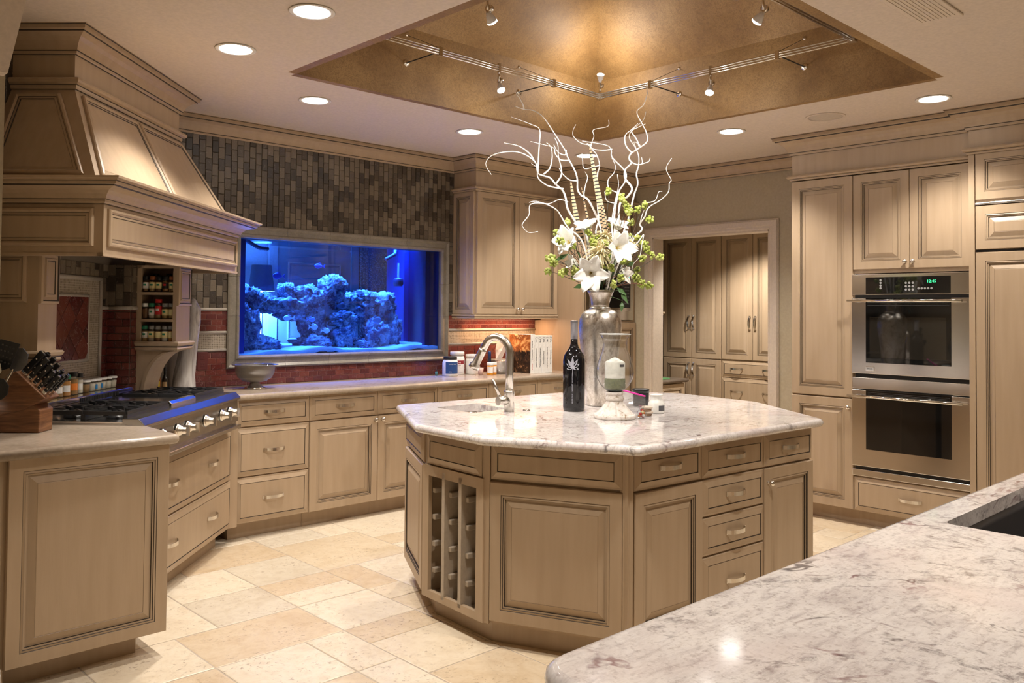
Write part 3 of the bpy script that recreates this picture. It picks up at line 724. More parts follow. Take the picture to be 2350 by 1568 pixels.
for x0, x1 in ((-.605,-.16),(.205,.635)):
    for y0, y1 in ((.105,.297),(.303,.50)):
        grate(x0,x1,y0,y1).build('grate', IRON, t)
        for k in (.25,.75):
            c = (x0+(x1-x0)*k,(y0+y1)/2,.932); MB().lathe([(.045,0),(.048,.006),(.03,.012),(.028,.018),(0,.02)], 20, c).build('burner', IRON, t)
bevel(MB().box(-.135,.18,.125,.49,.932,.962).build('griddle', STEEL, t), .004)
bevel(xprof(MB(), [(.085,.932),(.085,.962),(.10,.974),(.13,.974),(.145,.964),(.145,.932)], -.14, .185).build('griddle_front', STEEL, t), .003)
bevel(MB().box(-.65,.36,.52,.66,.74,1.0).build('back_ledge', STEEL, t), .003)
mb = MB()
for i in range(24): mb.box(-.22+i*.017,-.21+i*.017,.515,.5195,.97,.992)
mb.build('vent_slots', MATTE, t)
# ---------------------------------------------------------------- range hood in the s, t frame
HS, HT = 4.45, 2.38
hood = thing('range_hood', 'tall beige panelled wood range hood with crown moulding over the range', 'range hood', (*S(HS,HT),1.685), PI/4)
HB = 1.685
def hbox(hw, dt, z0, z1, name, mats=CM, y1=0):
    return MB().box(-hw,hw,dt,y1,z0-HB,z1-HB).build(name, mats, hood)
# lower box is a hollow shell open below
mb = MB(); hw, dt = .86, -.58
mb.box(-hw,hw,dt,dt+.02,0,.235).box(-hw,-hw+.02,dt+.02,-.001,0,.235).box(hw-.02,hw,dt+.02,-.001,0,.235).box(-hw,hw,dt,-.001,.21,.235)
mb.build('lower_box', CM, hood)
MB().box(-hw-.004,hw+.004,dt-.004,dt+.024,-.012,0).box(-hw-.004,-hw+.024,dt,-.001,-.012,0).box(hw-.024,hw+.004,dt,-.001,-.012,0).build('bottom_rail', CM, hood)
pw = [(0,0),(0,.010),(.004,.016),(.012,.018),(.020,.011),(.022,.008,1),(.032,.010),(.034,.006,1),(.038,.008)]
def hpanel(poly, O, ea, eb, n): return MB().rings(poly, pw, O, ea, eb, n).build('panel', CM, hood)
hpanel(rect(-hw+.03,hw-.03,.03,.195), (0,dt,0), (1,0,0), (0,0,1), (0,-1,0))
hpanel(rect(-.54,-.04,.03,.195), (-hw,0,0), (0,1,0), (0,0,1), (-1,0,0))
hpanel(rect(-.54,-.04,.03,.195), (hw,0,0), (0,1,0), (0,0,1), (1,0,0))
cov = [(0,.215),(.006,.215,1),(.010,.222),(.010,.232),(.016,.234,1),(.018,.240),(.026,.254),(.042,.268),(.064,.276),(.084,.280),(.088,.286,1),(.098,.288),(.100,.298),(.108,.300,1),(.110,.306),(.120,.308),(.122,.318),(-.02,.319)]
MB().sweep([(-hw,0),(-hw,dt),(hw,dt),(hw,0)], [(q[0], q[1], 1 if len(q) > 2 else 0) for q in cov]).build('cove_moulding', CM, hood)
MB().box(-hw-.10,hw+.10,dt-.10,-.001,.306,.318).build('shelf', CM, hood)
# sloping body
z0, z1, w0, d0, w1, d1 = .318, .785, .85, -.54, .60, -.30
mb = MB(); A = mb.add([(-w0,0,z0),(-w0,d0,z0),(w0,d0,z0),(w0,0,z0)]); B = mb.add([(-w1,0,z1),(-w1,d1,z1),(w1,d1,z1),(w1,0,z1)])
for k in range(4): mb.face([A[k],A[(k+1)%4],B[(k+1)%4],B[k]])
mb.face(A[::-1]); mb.face(B); mb.build('sloping_body', CM, hood)
ev = Vector((0,d1-d0,z1-z0)); hl = ev.length; ev.normalize(); nf = Vector((0,-(z1-z0),d1-d0)).normalized()
def trap(a0, a1, b0, b1, lo, hi): return [(a0,lo),(a1,lo),(b1,hi),(b0,hi)]
k0, k1 = .05*hl, .93*hl
def xw(h): return w0+(w1-w0)*h/hl
hpanel(trap(-xw(k0)+.045, -.014, -xw(k1)+.045, -.014, k0, k1), (0,d0,z0), (1,0,0), ev, nf)
hpanel(trap(.014, xw(k0)-.045, .014, xw(k1)-.045, k0, k1), (0,d0,z0), (1,0,0), ev, nf)
es = Vector((w0-w1,0,z1-z0)); sl_ = es.length; es.normalize(); ns = Vector((-(z1-z0),0,w0-w1)).normalized()
hpanel(trap(d0+.06, -.05, d1+.05, -.04, .05*sl_, .92*sl_), (-w0,0,z0), (0,1,0), es, ns)
es2 = Vector((-(w0-w1),0,z1-z0)).normalized(); ns2 = Vector((z1-z0,0,w0-w1)).normalized()
hpanel(trap(d0+.06, -.05, d1+.05, -.04, .05*sl_, .92*sl_), (w0,0,z0), (0,1,0), es2, ns2)
bead = [(0,.775),(.012,.777,1),(.016,.784),(.016,.795),(.022,.797,1),(.034,.804),(.038,.814),(.034,.824),(.022,.829),(0,.830)]
MB().sweep([(-w1,0),(-w1,d1),(w1,d1),(w1,0)], [(q[0],q[1],1 if len(q) > 2 else 0) for q in bead]).build('bead_moulding', CM, hood)
MB().box(-w1,w1,d1,-.001,.785,ZC-HB-.002).build('frieze', CM, hood)
crown('crown_moulding', [(-w1,0),(-w1,d1),(w1,d1),(w1,0)], hood, ZC-HB, 1.0)
# filters inside
bevel(MB().box(-.62,.62,-.50,-.06,.10,.16).build('liner', [STEEL], hood), .004)
for i in range(14): MB().box(-.60+i*.087,-.55+i*.087,-.47,-.09,.088,.10).build('baffle', STEEL, hood)
# ---------------------------------------------------------------- the two shelf piers under the hood
def pier(label, s0, w, t0, t1, shelves):
    p = thing('spice_pier', label, 'spice shelf', (*S(s0,t0),.921), PI/4, 'shelf piers under the hood')
    D = t1-t0; Z = lambda z: z-.921
    b = .016
    if shelves:
        mb = MB().box(b,w,0,b,Z(1.25),Z(1.70)).box(b,w,D-b,D,Z(1.25),Z(1.70)).box(w-b,w,b,D-b,Z(1.25),Z(1.70)).box(0,w,0,D,Z(1.684),Z(1.70))
        mb.box(0,b,0,b+.006,Z(1.25),Z(1.70)).box(0,b,D-b-.012,D,Z(1.25),Z(1.70)); mb.build('case', CM, p)
        for z in (1.256,1.388,1.545): bevel(MB().box(-.004,w-b,b,D-b,Z(z-.016),Z(z)).build('shelf', CM, p), .002)
    else:
        MB().box(0,w,0,D,Z(1.25),Z(1.70)).build('case', CM, p)
        MB().rings(rect(.05,D-.01,Z(1.47),Z(1.69)), pw, (0,0,0), (0,1,0), (0,0,1), (-1,0,0)).build('panel', CM, p)
    pp = [(0,0),(0,.010),(.006,.016),(.012,.012),(.016,.004,1),(.022,.004),(.026,.010)]
    MB().rings(rect(.0,w,Z(1.465),Z(1.70)), [(0,0),(.002,.012),(.012,.016),(.018,.011,1),(.03,.010),(.034,.016),(.042,.016),(.045,.012,1),(.050,.013)]).build('capital', CM, p)
    MB().sweep([(0,D),(0,0),(w,0),(w,D)], [(0,Z(1.205)),(.012,Z(1.208)),(.018,Z(1.216)),(.014,Z(1.224)),(.014,Z(1.230),1),(.022,Z(1.236)),(.026,Z(1.248)),(.020,Z(1.256)),(0,Z(1.258))]).build('ledge', CM, p)
    MB().box(0,w,0,D,Z(1.206),Z(1.25)).build('ledge_core', CM, p)
    # quarter-round bracket
    n = 14; pts = [(D,0),(D,Z(1.206)),(0,Z(1.206))]
    arc = [(D-.045-(D-.045)*(1-math.cos(PI/2*k/n)) if False else .02+(D-.065)*math.sin(PI/2*k/n), Z(1.20)-(Z(1.20)-.0)*(1-math.cos(PI/2*k/n))) for k in range(n+1)]
    poly = [(D,0.0)]+[(D,Z(1.206)),(0,Z(1.206))]+arc
    mb = MB(); a = mb.add([(.01,q[0],q[1]) for q in poly]); b2 = mb.add([(w-.01,q[0],q[1]) for q in poly]); m = len(poly)
    mb.face(a); mb.face(b2[::-1])
    for i in range(m): mb.face([a[i],b2[i],b2[(i+1)%m],a[(i+1)%m]])
    mb.build('bracket', CM, p)
    mb = MB(); q2 = [(x-.0, z) for x, z in arc]
    for i in range(n):
        (x0,z0_),(x1,z1_) = arc[i], arc[i+1]
        A = mb.add([(.0,x0-.004,z0_),(.0,x0+.016,z0_),(.0,x1+.016,z1_),(.0,x1-.004,z1_)]); B = mb.add([(w,x0-.004,z0_),(w,x0+.016,z0_),(w,x1+.016,z1_),(w,x1-.004,z1_)])
        mb.face(A); mb.face(B[::-1]); mb.face([A[0],B[0],B[3],A[3]]); mb.face([A[1],A[2],B[2],B[1]])
    mb.build('arch_moulding', CM, p)
    return p
pier('beige hood pier with open shelves of spice jars beside the fish tank', 4.88, .20, 2.005, 2.243, True)
pl_ = pier('beige hood pier with plain side behind the knife block', 3.655, .15, 2.115, 2.378, False)
link('knob', KNOB, pl_, (.15,.12,1.40-.921)).rotation_euler = (0,0,PI/2)

# ---------------------------------------------------------------- wall cabinet right of the tank
BEAD = [(0,-.028),(.006,-.028,1),(.010,-.022),(.010,-.016),(.014,-.014,1),(.024,-.010),(.028,-.002),(.024,.006),(.012,.010),(0,.010)]
def beading(path, z, parent, k=1.0, mats=CM): return MB().sweep(path, [(q[0]*k, z+q[1]*k, 1 if len(q) > 2 else 0) for q in BEAD]).build('bead_moulding', mats, parent)
t = thing('wall_cabinet', 'beige two-door wall cabinet right of the fish tank', 'cabinet', (4.708,5.251,0))
W = .990
MB().box(0,W,0,.268,1.405,2.48).build('body', CM, t)
door(t, 0, .495, 1.425, 2.455, pull=('knob',.465,.045)); door(t, .495, W, 1.425, 2.455, pull=('knob',.03,.045))
d = MB().rings(rect(0,.262,0,1.03), FR(.04), O=(0,0,0), ea=(0,-1,0), eb=(0,0,1), n=(-1,0,0), cap=False).build('side_panel', CM, t, (0,.265,1.425))
MB().rings(rect(0,.262,0,1.03), PN(.04), O=(0,0,0), ea=(0,-1,0), eb=(0,0,1), n=(-1,0,0)).build('raised_panel', CM, d)
MB().sweep([(-.021,.268),(-.021,-.021),(W,-.021)], [(-.02,1.388),(.002,1.388),(.006,1.392),(.006,1.400),(.002,1.404,1),(.010,1.412),(.006,1.424),(-.02,1.424)]).build('light_rail', CM, t)
beading([(-.021,.268),(-.021,-.021),(W,-.021)], 2.482, t)
MB().box(-.012,W,-.012,.268,2.48,ZC-.002).build('frieze', CM, t)
crown('crown_moulding', [(-.012,.268),(-.012,-.012),(W,-.012)], t)
ul = thing('under_cabinet_light', 'slim warm light bar fixed under the wall cabinet', 'light', (5.2,5.40,1.397))
MB().box(-.42,.42,-.015,.015,0,.008).build('housing', WHITEW, ul)
MB().box(-.40,.40,-.011,.011,-.003,0).build('diffuser', emit('warm_strip', (1,.62,.36), 9), ul)
l = bpy.data.lights.new('under_cabinet_light_lamp', 'AREA'); l.shape = 'RECTANGLE'; l.size = .8; l.size_y = .03; l.energy = 5.5; l.color = (1,.60,.36)
lo = bpy.data.objects.new('under_cabinet_light_lamp', l); COL.objects.link(lo); lo.location = (5.2,5.40,1.3925)
# ---------------------------------------------------------------- tall microwave cabinet
t = thing('tall_cabinet', 'tall beige cabinet holding the built-in microwave', 'cabinet', (5.70,4.941,0)); W = .755
MB().box(0,W,0,.575,.105,1.375).box(0,W,0,.575,1.90,2.48).box(0,.03,0,.575,1.375,1.90).box(W-.03,W,0,.575,1.375,1.90).box(0,W,.50,.575,1.375,1.90).build('body', CM, t)
MB().box(0,W,.07,.575,0,.105).build('toe_kick', [CAB], t)
door(t, 0, W/2, 1.925, 2.45); door(t, W/2, W, 1.925, 2.45)
door(t, 0, W/2, .107, 1.36, pull=('knob',.345,1.15)); door(t, W/2, W, .107, 1.36, pull=('knob',.03,1.15))
beading([(0,.30),(0,-.021),(W,-.021)], 2.482, t); MB().box(.006,W,-.012,.575,2.48,ZC-.002).build('frieze', CM, t)
crown('crown_moulding', [(.006,.28),(.006,-.012),(W,-.012)], t)
mw = thing('microwave', 'built-in stainless microwave with black glass door', 'microwave', (5.735,4.925,1.38))
bevel(MB().box(0,.685,0,.45,0,.515).build('trim_kit', STEEL, mw), .003)
bevel(MB().box(.06,.63,-.012,.0,.085,.455).build('door', STEEL, mw), .003)
MB().box(.075,.50,-.016,-.012,.115,.435).build('window', BGLASS, mw); MB().box(.51,.615,-.016,-.012,.115,.435).build('keypad', BLACK, mw)
for r in range(7):
    for c in range(3): MB().box(.53+c*.026,.542+c*.026,-.0175,-.016,.15+r*.03,.162+r*.03).build('key', plain('grey_key', (.10,.10,.10), .5), mw)
MB().box(.53,.60,-.0178,-.016,.385,.415).build('display', emit('teal_display', (.05,.9,.8), 1.2), mw)
# ---------------------------------------------------------------- oven wall, faces -x
R90 = -PI/2; XO = 5.854; YO = 3.039
t = cabinet('tall_pantry_cabinet', 'tall beige cabinet with a long upper door left of the wall ovens', (XO,YO,0), R90, .454, .60, .105, 2.44)
door(t, 0, .454, .875, 2.42, fw=.058); door(t, 0, .454, .107, .868, fw=.058, pull=('knob',.425,.70))
beading([(0,.60),(0,-.021),(.454,-.021)], 2.452, t); MB().box(.004,.454,-.014,.60,2.44,ZC-.002).build('frieze', CM, t); crown('crown_moulding', [(.004,.60),(.004,-.014),(.454,-.014)], t, k=1.12)
t = thing('oven_cabinet', 'tall beige cabinet housing the double wall oven', 'cabinet', (XO,YO-.454,0), R90); W = .754
MB().box(0,W,.0,.60,1.735,2.44).box(0,W,0,.60,.105,.345).box(0,.012,.0,.60,.345,1.735).box(W-.006,W,0,.60,.345,1.735).box(0,W,.56,.60,.345,1.735).build('body', CM, t)
MB().box(0,W,.075,.60,0,.105).build('toe_kick', [CAB], t)
door(t, 0, W/2, 1.76, 2.42, fw=.056, pull=('knob',W/2-.025,.045)); door(t, W/2, W, 1.76, 2.42, fw=.056, pull=('knob',.025,.045)); drawer(t, 0, W, .107, .338)
beading([(0,-.021),(W,-.021)], 2.452, t); MB().box(0,W,-.014,.60,2.44,ZC-.002).build('frieze', CM, t); crown('crown_moulding', [(0,-.014),(W,-.014)], t, k=1.12)
ov = thing('double_wall_oven', 'stainless double wall oven with black glass windows', 'oven', (XO-.001,YO-.450,0), R90)
OW = .748
MB().box(.012,OW-.012,-.003,.54,.35,1.727).build('body', BLACK, ov)
def ofront(name, x0, x1, z0, z1, y0, y1, mat, b=.003, par=ov): return bevel(MB().box(x0,x1,y0,y1,z0,z1).build(name, mat, par), b)
ofront('control_panel', 0, OW, 1.586, 1.728, -.022, 0, STEEL)
MB().box(.095,.635,-.024,-.021,1.592,1.706).build('control_glass', BGLASS, ov)
GREEN = emit('green_digits', (.05,1,.35), 2.2); FAINT = plain('grey_print', (.32,.32,.32), .5)
text('12:45', .026, GREEN, ov, (.52,-.0245,1.672), name='clock_digits')
for (x, z) in [(.195,1.685),(.195,1.667),(.195,1.649),(.195,1.631)]+[(.36+.022*i,1.62+.022*j) for i in range(3) for j in range(3)]+[(.44+.02*i,1.627) for i in range(5)]:
    mb = MB(); mb.lathe([(.0062,0),(.0075,0),(.0075,.0006),(.0062,.0006),(.0062,0)], 14, (x,-.0241,z), ax=(0,-1,0)); mb.build('button_ring', FAINT, ov)
def oven_door(z0, z1, gz0, gz1, hz, ww):
    d = ofront('oven_door', 0, OW, z0, z1, -.030, -.004, STEEL)
    MB().box(.098,.640,-.0325,-.029,gz0,gz1).build('window', BGLASS, d)
    if ww: MB().rings(rect(.125,.612,gz0+.035,gz1-.13), [(0,0),(.001,.0008)], O=(0,-.0325,0)).build('inner_window', plain('smoked_oven_glass', (.018,.016,.013), .025, 0, spec=.9), d)
    MB().tube([(-.012,-.075,hz),(OW-.03,-.075,hz)], .0095, 16).build('handle', CHROME, d)
    for x in (.045,OW-.07): MB().tube([(x,-.03,hz),(x,-.075,hz)], [.013,.009], 12).build('handle_post', STEEL, d)
    mb = MB()
    for i in range(5): mb.box(.11,.63,-.0335,-.0325,gz1-.016-i*.009,gz1-.012-i*.009)
    mb.build('vent_line', plain('vent_grey', (.03,.03,.03), .3), d)
    return d
d = oven_door(1.048,1.565,1.125,1.565,1.545,True)
b_ = bevel(MB().box(.096,.155,-.034,-.030,1.068,1.098).build('badge', CHROME, d), .002)
text('JENN-AIR', .010, BLACK, b_, (.125,-.0342,1.083), sx=.95)
ofront('middle_trim', 0, OW, .943, 1.021, -.024, -.003, STEEL)
oven_door(.417,.936,.535,.936,.895,False); ofront('bottom_trim', 0, OW, .348, .393, -.024, -.003, STEEL)
# panelled refrigerator
t = thing('panelled_refrigerator', 'built-in refrigerator faced with beige raised panels beside the ovens', 'refrigerator', (5.804,1.831,0), R90); W = 1.0
MB().box(0,W,.0,.62,.105,2.48).build('body', CM, t); MB().box(0,W,.07,.62,0,.105).build('toe_kick', [CAB], t)
MB().box(0,.034,-.021,0,.107,2.475).build('stile', CM, t)
door(t, .036, W, 2.168, 2.47, fw=.05, name='top_panel'); dd = door(t, .036, W, 1.86, 2.135, fw=.055, name='freezer_panel')
bevel(MB().box(.036,W,-.026,-.001,2.138,2.152).build('steel_edge', STEEL, t), .003); bevel(MB().box(.030,W,-.012,-.001,1.847,1.858).build('gap_rail', BLACK, t), .001)
door(t, .036, W, .107, 1.845, fw=.055, name='door')
beading([(0,.05),(0,-.021),(W,-.021)], 2.488, t, 1.1); MB().box(.0,W,-.014,.62,2.48,ZC-.002).build('frieze', CM, t); crown('crown_moulding', [(0,.10),(0,-.014),(W,-.014)], t, k=1.12)
# ---------------------------------------------------------------- pantry room seen through the doorway
XP = 7.82
struct(MB().box(6.62,9.2,2.6,6.4,-.1,0).build('floor_pantry', TRAV)); struct(MB().box(6.60,9.2,2.6,6.4,2.5,2.6).build('ceiling_pantry', CEIL))
struct(MB().box(8.5,8.6,2.6,6.4,0,2.5).box(6.60,8.6,6.3,6.4,0,2.5).box(6.60,8.6,2.6,2.7,0,2.5).build('wall_pantry', WALL))
t = thing('pantry_cabinet', 'tall beige four-door pantry cabinet beyond the doorway', 'cabinet', (XP,5.570,0), R90)
MB().box(0,.724,0,.5,.1,2.32).build('body', CM, t); MB().box(0,.724,.07,.5,0,.1).build('toe_kick', [CAB], t)
for i in (0,1):
    door(t, i*.362, i*.362+.361, .972, 2.275, pull=('vpull',.33 if i == 0 else .03,.38)); door(t, i*.362, i*.362+.361, .11, .965, pull=('vpull',.33 if i == 0 else .03,.74))
t = thing('pantry_cabinet', 'beige pantry cabinet with wide drawers beyond the doorway', 'cabinet', (XP,4.842,0), R90)
MB().box(0,.724,0,.5,.1,2.32).build('body', CM, t); MB().box(0,.724,.07,.5,0,.1).build('toe_kick', [CAB], t)
for i in (0,1): door(t, i*.362, i*.362+.361, .975, 2.275, pull=('vpull',.33 if i == 0 else .03,.38))
for z0, z1 in ((.79,.968),(.50,.785),(.11,.495)): drawer(t, 0, .724, z0, z1, 2)
t = cabinet('desk_cabinet', 'beige desk cabinet just inside the pantry doorway', (6.70,5.14,0), 0, .84, .5, .1, .73, toe=False)
door(t, .42, .84, .11, .72, name='side_panel', g=0); door(t, 0, .42, .11, .72)
slab('desk_countertop', 'brown stone top of the pantry desk cabinet', [(6.62,5.09),(7.58,5.09),(7.58,5.70),(6.62,5.70)], make_stone('brown_stone', [(.10,.075,.055),(.17,.13,.10),(.22,.175,.135)], .3, 8), z=.77)
o = bevel(MB().box(7.0,7.3,5.13,5.33,.771,.785).build('magazine', plain('green_magazine_cover', (.12,.35,.14), .4)), .001); tag(o, 'thin green magazine lying on the pantry desk', 'magazine')
t = cabinet('pantry_wall_cabinet', 'beige wall cabinet hanging above the pantry desk', (6.75,5.36,0), 0, .72, .34, 1.46, 2.35, toe=False); door(t, 0, .36, 1.46, 2.35); door(t, .36, .72, 1.46, 2.35); beading([(0,.34),(0,-.021),(.72,-.021)], 1.455, t)
spot('pantry_ceiling_lamp_offscreen', (7.2,4.3,2.48), LAMP*2.0)
# ================================================================ island
P0,P1,P5,P6,P7 = (2.78,2.14),(4.165,2.05),(2.84,3.73),(2.545,3.20),(2.51,2.735)
def face_frame(name, label, a, b, cat='cabinet', group='cabinets of the island'):
    d = Vector(b)-Vector(a); d2 = Vector((d.y,-d.x)).normalized()*-.021
    t = thing(name, label, cat, (a[0]+d2.x,a[1]+d2.y,0), math.atan2(d.y,d.x), group); return t, d.length
def unit_body(t, w, d, l=0, r=0, z0=.1, z1=.88): MB().prism([(0,0),(w,0),(w-r,d),(l,d)], z0, z1).build('body', IM, t)
dirR = (Vector(P1)-Vector(P0)).normalized()
def onR(x): return tuple(Vector(P0)+dirR*x)
LR = (Vector(P1)-Vector(P0)).length
cuts = [.0,.475,.955,LR]
for i, lab in enumerate(('island cabinet with one drawer above a plain door beside the corner post','island cabinet with four stacked drawers','island cabinet with drawer and knobbed door at the oven end')):
    t, w = face_frame('island_cabinet', lab, onR(cuts[i]), onR(cuts[i+1]))
    unit_body(t, w, .50, .31 if i == 0 else 0)
    x0 = .025 if i == 0 else 0
    if i == 0: MB().box(-.01,.024,-.012,.03,.1,.88).build('corner_post', IM, t)
    if i == 1:
        for z0, z1 in ((.715,.875),(.545,.71),(.37,.54),(.105,.365)): drawer(t, 0, w, z0, z1, mats=IM)
    else:
        drawer(t, x0, w, .715, .875, mats=IM); door(t, x0, w, .105, .71, mats=IM, pull=('knob',.025,.535) if i == 2 else None)
t, w = face_frame('island_cabinet', 'island cabinet with a broad square raised panel facing the camera', P7, P0)
unit_body(t, w, .16, .05, .11); drawer(t, .03, w-.035, .72, .872, 0, mats=IM, name='false_drawer'); door(t, .03, w-.035, .112, .712, mats=IM, name='end_panel')
MB().prism([(0,0),(.03,0),(.03,-.018),(-.004,-.012)], .1, .88).build('corner_post', IM, t); MB().prism([(w-.035,0),(w,0),(w+.006,-.014),(w-.035,-.018)], .1, .88).build('corner_post', IM, t)
t, w = face_frame('island_wine_rack', 'open wine rack with three columns of pegs in the island', P6, P7, 'wine rack')
dp = .33; b = .02
MB().box(.0,w,dp,dp+.015,.1,.88).box(0,.016,0,dp,.1,.88).box(w-.016,w,0,dp,.1,.88).box(.016,w-.016,0,dp,.1,.118).box(.016,w-.016,0,dp,.70,.88).build('body', RACK, t)
drawer(t, .02, w-.02, .722, .872, 0, mats=IM, name='false_drawer')
mb = MB().box(.0,.05,-.02,0,.1,.72).box(w-.05,w,-.02,0,.1,.72).box(.05,w-.05,-.02,0,.1,.135).box(.05,w-.05,-.02,0,.672,.72); mb.build('rack_frame', IM, t)
iw = (w-.10-2*.022)/3
for k in (1,2): MB().box(.05+k*iw+(k-1)*.022,.05+k*iw+k*.022,-.02,dp,.118,.70).build('divider', RACK, t)
PEG = bevel(MB().box(0,.022,-.002,.10,-.012,.012).build('peg', RACK, t), .004).data; bpy.data.objects.remove([o for o in t.children if o.name.startswith('peg')][0])
for k in range(3):
    xa = .05+k*(iw+.022)
    for r in range(4):
        for side in (0,1):
            o = link('peg', PEG, t, (xa if side == 0 else xa+iw-.022, .004+.0*side, .225+r*.125)); bevel(o, .004)
t, w = face_frame('island_cabinet', 'island cabinet with narrow panels on the side facing the range', P5, P6)
unit_body(t, w, .17, .05, .03); drawer(t, .015, w-.02, .72, .872, 0, mats=IM, name='false_drawer'); door(t, .015, w-.02, .112, .712, mats=IM, name='end_panel')
core = MB().prism([(3.36,2.66),(4.18,2.62),(4.55,2.75),(4.62,3.25),(4.30,3.68),(3.36,3.70)], .1, .88).build('island_cabinet', IM); tag(core, 'far part of the island cabinets on the doorway side', 'cabinet', 'cabinets of the island')
tk = MB().prism(inset([P0,P1,(4.55,2.72),(4.60,3.28),(4.30,3.70),P5,P6,P7], .075), 0, .10).build('island_plinth', [ISL]); tag(tk, 'recessed beige plinth under the island', 'plinth')
ISK = round_poly([(2.955,3.30),(3.24,3.33),(3.275,3.635),(2.965,3.625)], .035, 5)
IT = [(2.725,2.05),(4.185,2.0),(4.68,2.65),(4.77,3.27),(4.40,3.79),(2.88,3.87),(2.46,3.16),(2.425,2.66)]
slab('island_countertop', 'white and grey granite island countertop with a small sink', IT, GRAN, holes=[ISK], radii=[.03,.05,.03,.03,.03,.03,.03,.03])
basin('prep_sink', 'small stainless prep sink set into the island', ISK, STEEL, CT-.042, .17)
# ================================================================ peninsula in the foreground
SK = round_poly([(2.33,.80),(2.33,.30),(3.10,.30),(3.10,.80)], .03, 5)
slab('peninsula_countertop', 'foreground granite peninsula countertop with a dark sink', [(.935,.905),(3.75,.885),(3.75,.12),(.75,.12)], GRAN, holes=[SK], radii=[.075,0,0,.05])
basin('peninsula_sink', 'dark composite sink set into the foreground peninsula', SK, plain('charcoal_composite', (.035,.033,.034), .38), CT-.042, .22)
pc = cabinet('peninsula_cabinet', 'beige cabinet under the foreground peninsula', (3.70,.84,0), PI, 2.6, .62, .1, .66); 
# ================================================================ track lighting in the tray
ZR = 2.96; TRK = [(2.69,3.80),(4.56,3.80),(4.56,2.02),(2.69,2.02)]
tr = thing('track_rail', 'nickel monorail light track running inside the gold ceiling tray', 'light track', (4.56,3.80,ZR))
off = Vector((-4.56,-3.80,-ZR))
for i, (a, b) in enumerate(((TRK[0],TRK[1]),(TRK[1],TRK[2]),(TRK[2],TRK[3]),(TRK[3],TRK[0]))):
    for dz in (-.014,0,.014): MB().tube([Vector((*a,ZR+dz))+off, Vector((*b,ZR+dz))+off], .0055, 8).build('rail', NICK, tr)
for c in TRK: MB().box(c[0]-.02,c[0]+.02,c[1]-.02,c[1]+.02,ZR-.022,ZR+.022).build('corner_joint', NICK, tr).location = off
for (x, y, wx, wy) in ((3.115,3.80,3.115,OY1),(4.085,3.80,4.085,OY1),(4.56,3.37,OX1,3.37),(4.56,2.46,OX1,2.46)):
    MB().box(x-.012,x+.012,y-.012,y+.012,ZR-.026,ZR+.026).build('clamp', CHROME, tr).location = off
    MB().tube([(x,y,ZR),(wx,wy,ZR)], .004, 8).build('stand_off', IRON, tr).location = off
    MB().tube([(x,y,ZR+.02),(wx,wy,ZR+.175)], .0015, 6).build('stay_cable', IRON, tr).location = off
    for z in (ZR,ZR+.175): MB().lathe([(.022 if z == ZR else .012,0),(.020 if z == ZR else .010,.008),(0,.009)], 16, (wx,wy,z), ax=((-1,0,0) if wx == OX1 else (0,-1,0))).build('wall_rose', NICK, tr).location = off
MB().tube([(4.56,2.0,ZR+.02),(4.62,1.95,ZR+.03),(4.70,1.93,ZR-.02),(4.76,1.95,ZR-.03),(OX1,1.97,ZR-.02)], .006, 8).build('feed_cable', IRON, tr).location = off
BULB = emit('spot_bulb_glow', (1,.96,.92), 30)
FROST = plain('frosted_bulb_neck', (.75,.75,.76), .3)
def head(label, x, y, up, aim=(0,0,-1), power=.55):
    h = thing('track_spotlight', label, 'spotlight', (x,y,ZR), group='spotlights on the monorail track'); s = 1 if up else -1
    MB().box(-.008,.008,-.008,.008,-.03,.03).build('connector', NICK, h); MB().tube([(0,0,s*.02),(0,0,s*.085)], .006, 10).build('stem', NICK, h)
    MB().lathe([(.018,0),(.018,.022),(0,.023)], 14, (0,0,s*.075), ax=(1,0,.0)).build('socket', NICK, h)
    ax = Vector(aim).normalized(); c = Vector((0,0,s*.095))
    MB().lathe([(.010,0),(.012,.012),(.016,.016),(.0245,.045),(.025,.052)], 20, c, ax=ax).build('bulb_body', FROST, h)
    MB().lathe([(.025,.050),(.024,.056),(.015,.060),(0,.061)], 20, c, ax=ax).build('bulb_lens', BULB, h)
    pl = bpy.data.lights.new('track_bulb_light', 'POINT'); pl.energy = LAMP*(.11 if up else .035); pl.color = (1,.93,.85); pl.shadow_soft_size = .03
    po = bpy.data.objects.new('track_bulb_light', pl); COL.objects.link(po); po.location = Vector((x,y,ZR))+c+ax*.10
    if not up:
        l = spot('track_spotlight_light', Vector((x,y,ZR))+c+ax*.075, LAMP*power, None, 75, .8, (1,.94,.87), .02); l.rotation_euler = ax.to_track_quat('-Z','Y').to_euler()
head('lit track spotlight hanging in front of the long tray wall', 3.59, 3.80, False, (.0,-.45,-1))
head('track spotlight pointing up at the tray corner', 4.55, 3.79, True, (-.35,-.4,1))
head('lit track spotlight hanging on the oven side of the tray', 4.56, 2.91, False, (-.45,-.1,-1))
head('track spotlight on the rail facing the range hood', 2.69, 2.93, False, (.80,.15,-.8), .9); head('track spotlight on the rail beside the ceiling vent', 3.61, 2.02, False, (.12,.95,-.9), .9)
sp = thing('ceiling_speaker', 'round flush ceiling speaker with cream grille', 'speaker', (5.344,2.547,ZC))
MB().lathe([(0,-.004),(.10,-.004),(.105,-.003)], 40).build('grille', plain('speaker_grille', (.50,.43,.35), .8), sp); MB().lathe([(.106,-.001),(.106,-.006),(.122,-.005),(.124,0)], 40).build('rim', CEIL, sp)
vn = thing('ceiling_vent', 'white louvred air vent in the ceiling', 'vent', (3.64,1.345,ZC))
bevel(MB().box(-.28,.28,-.09,.09,-.010,0).build('frame', CEIL, vn), .004)
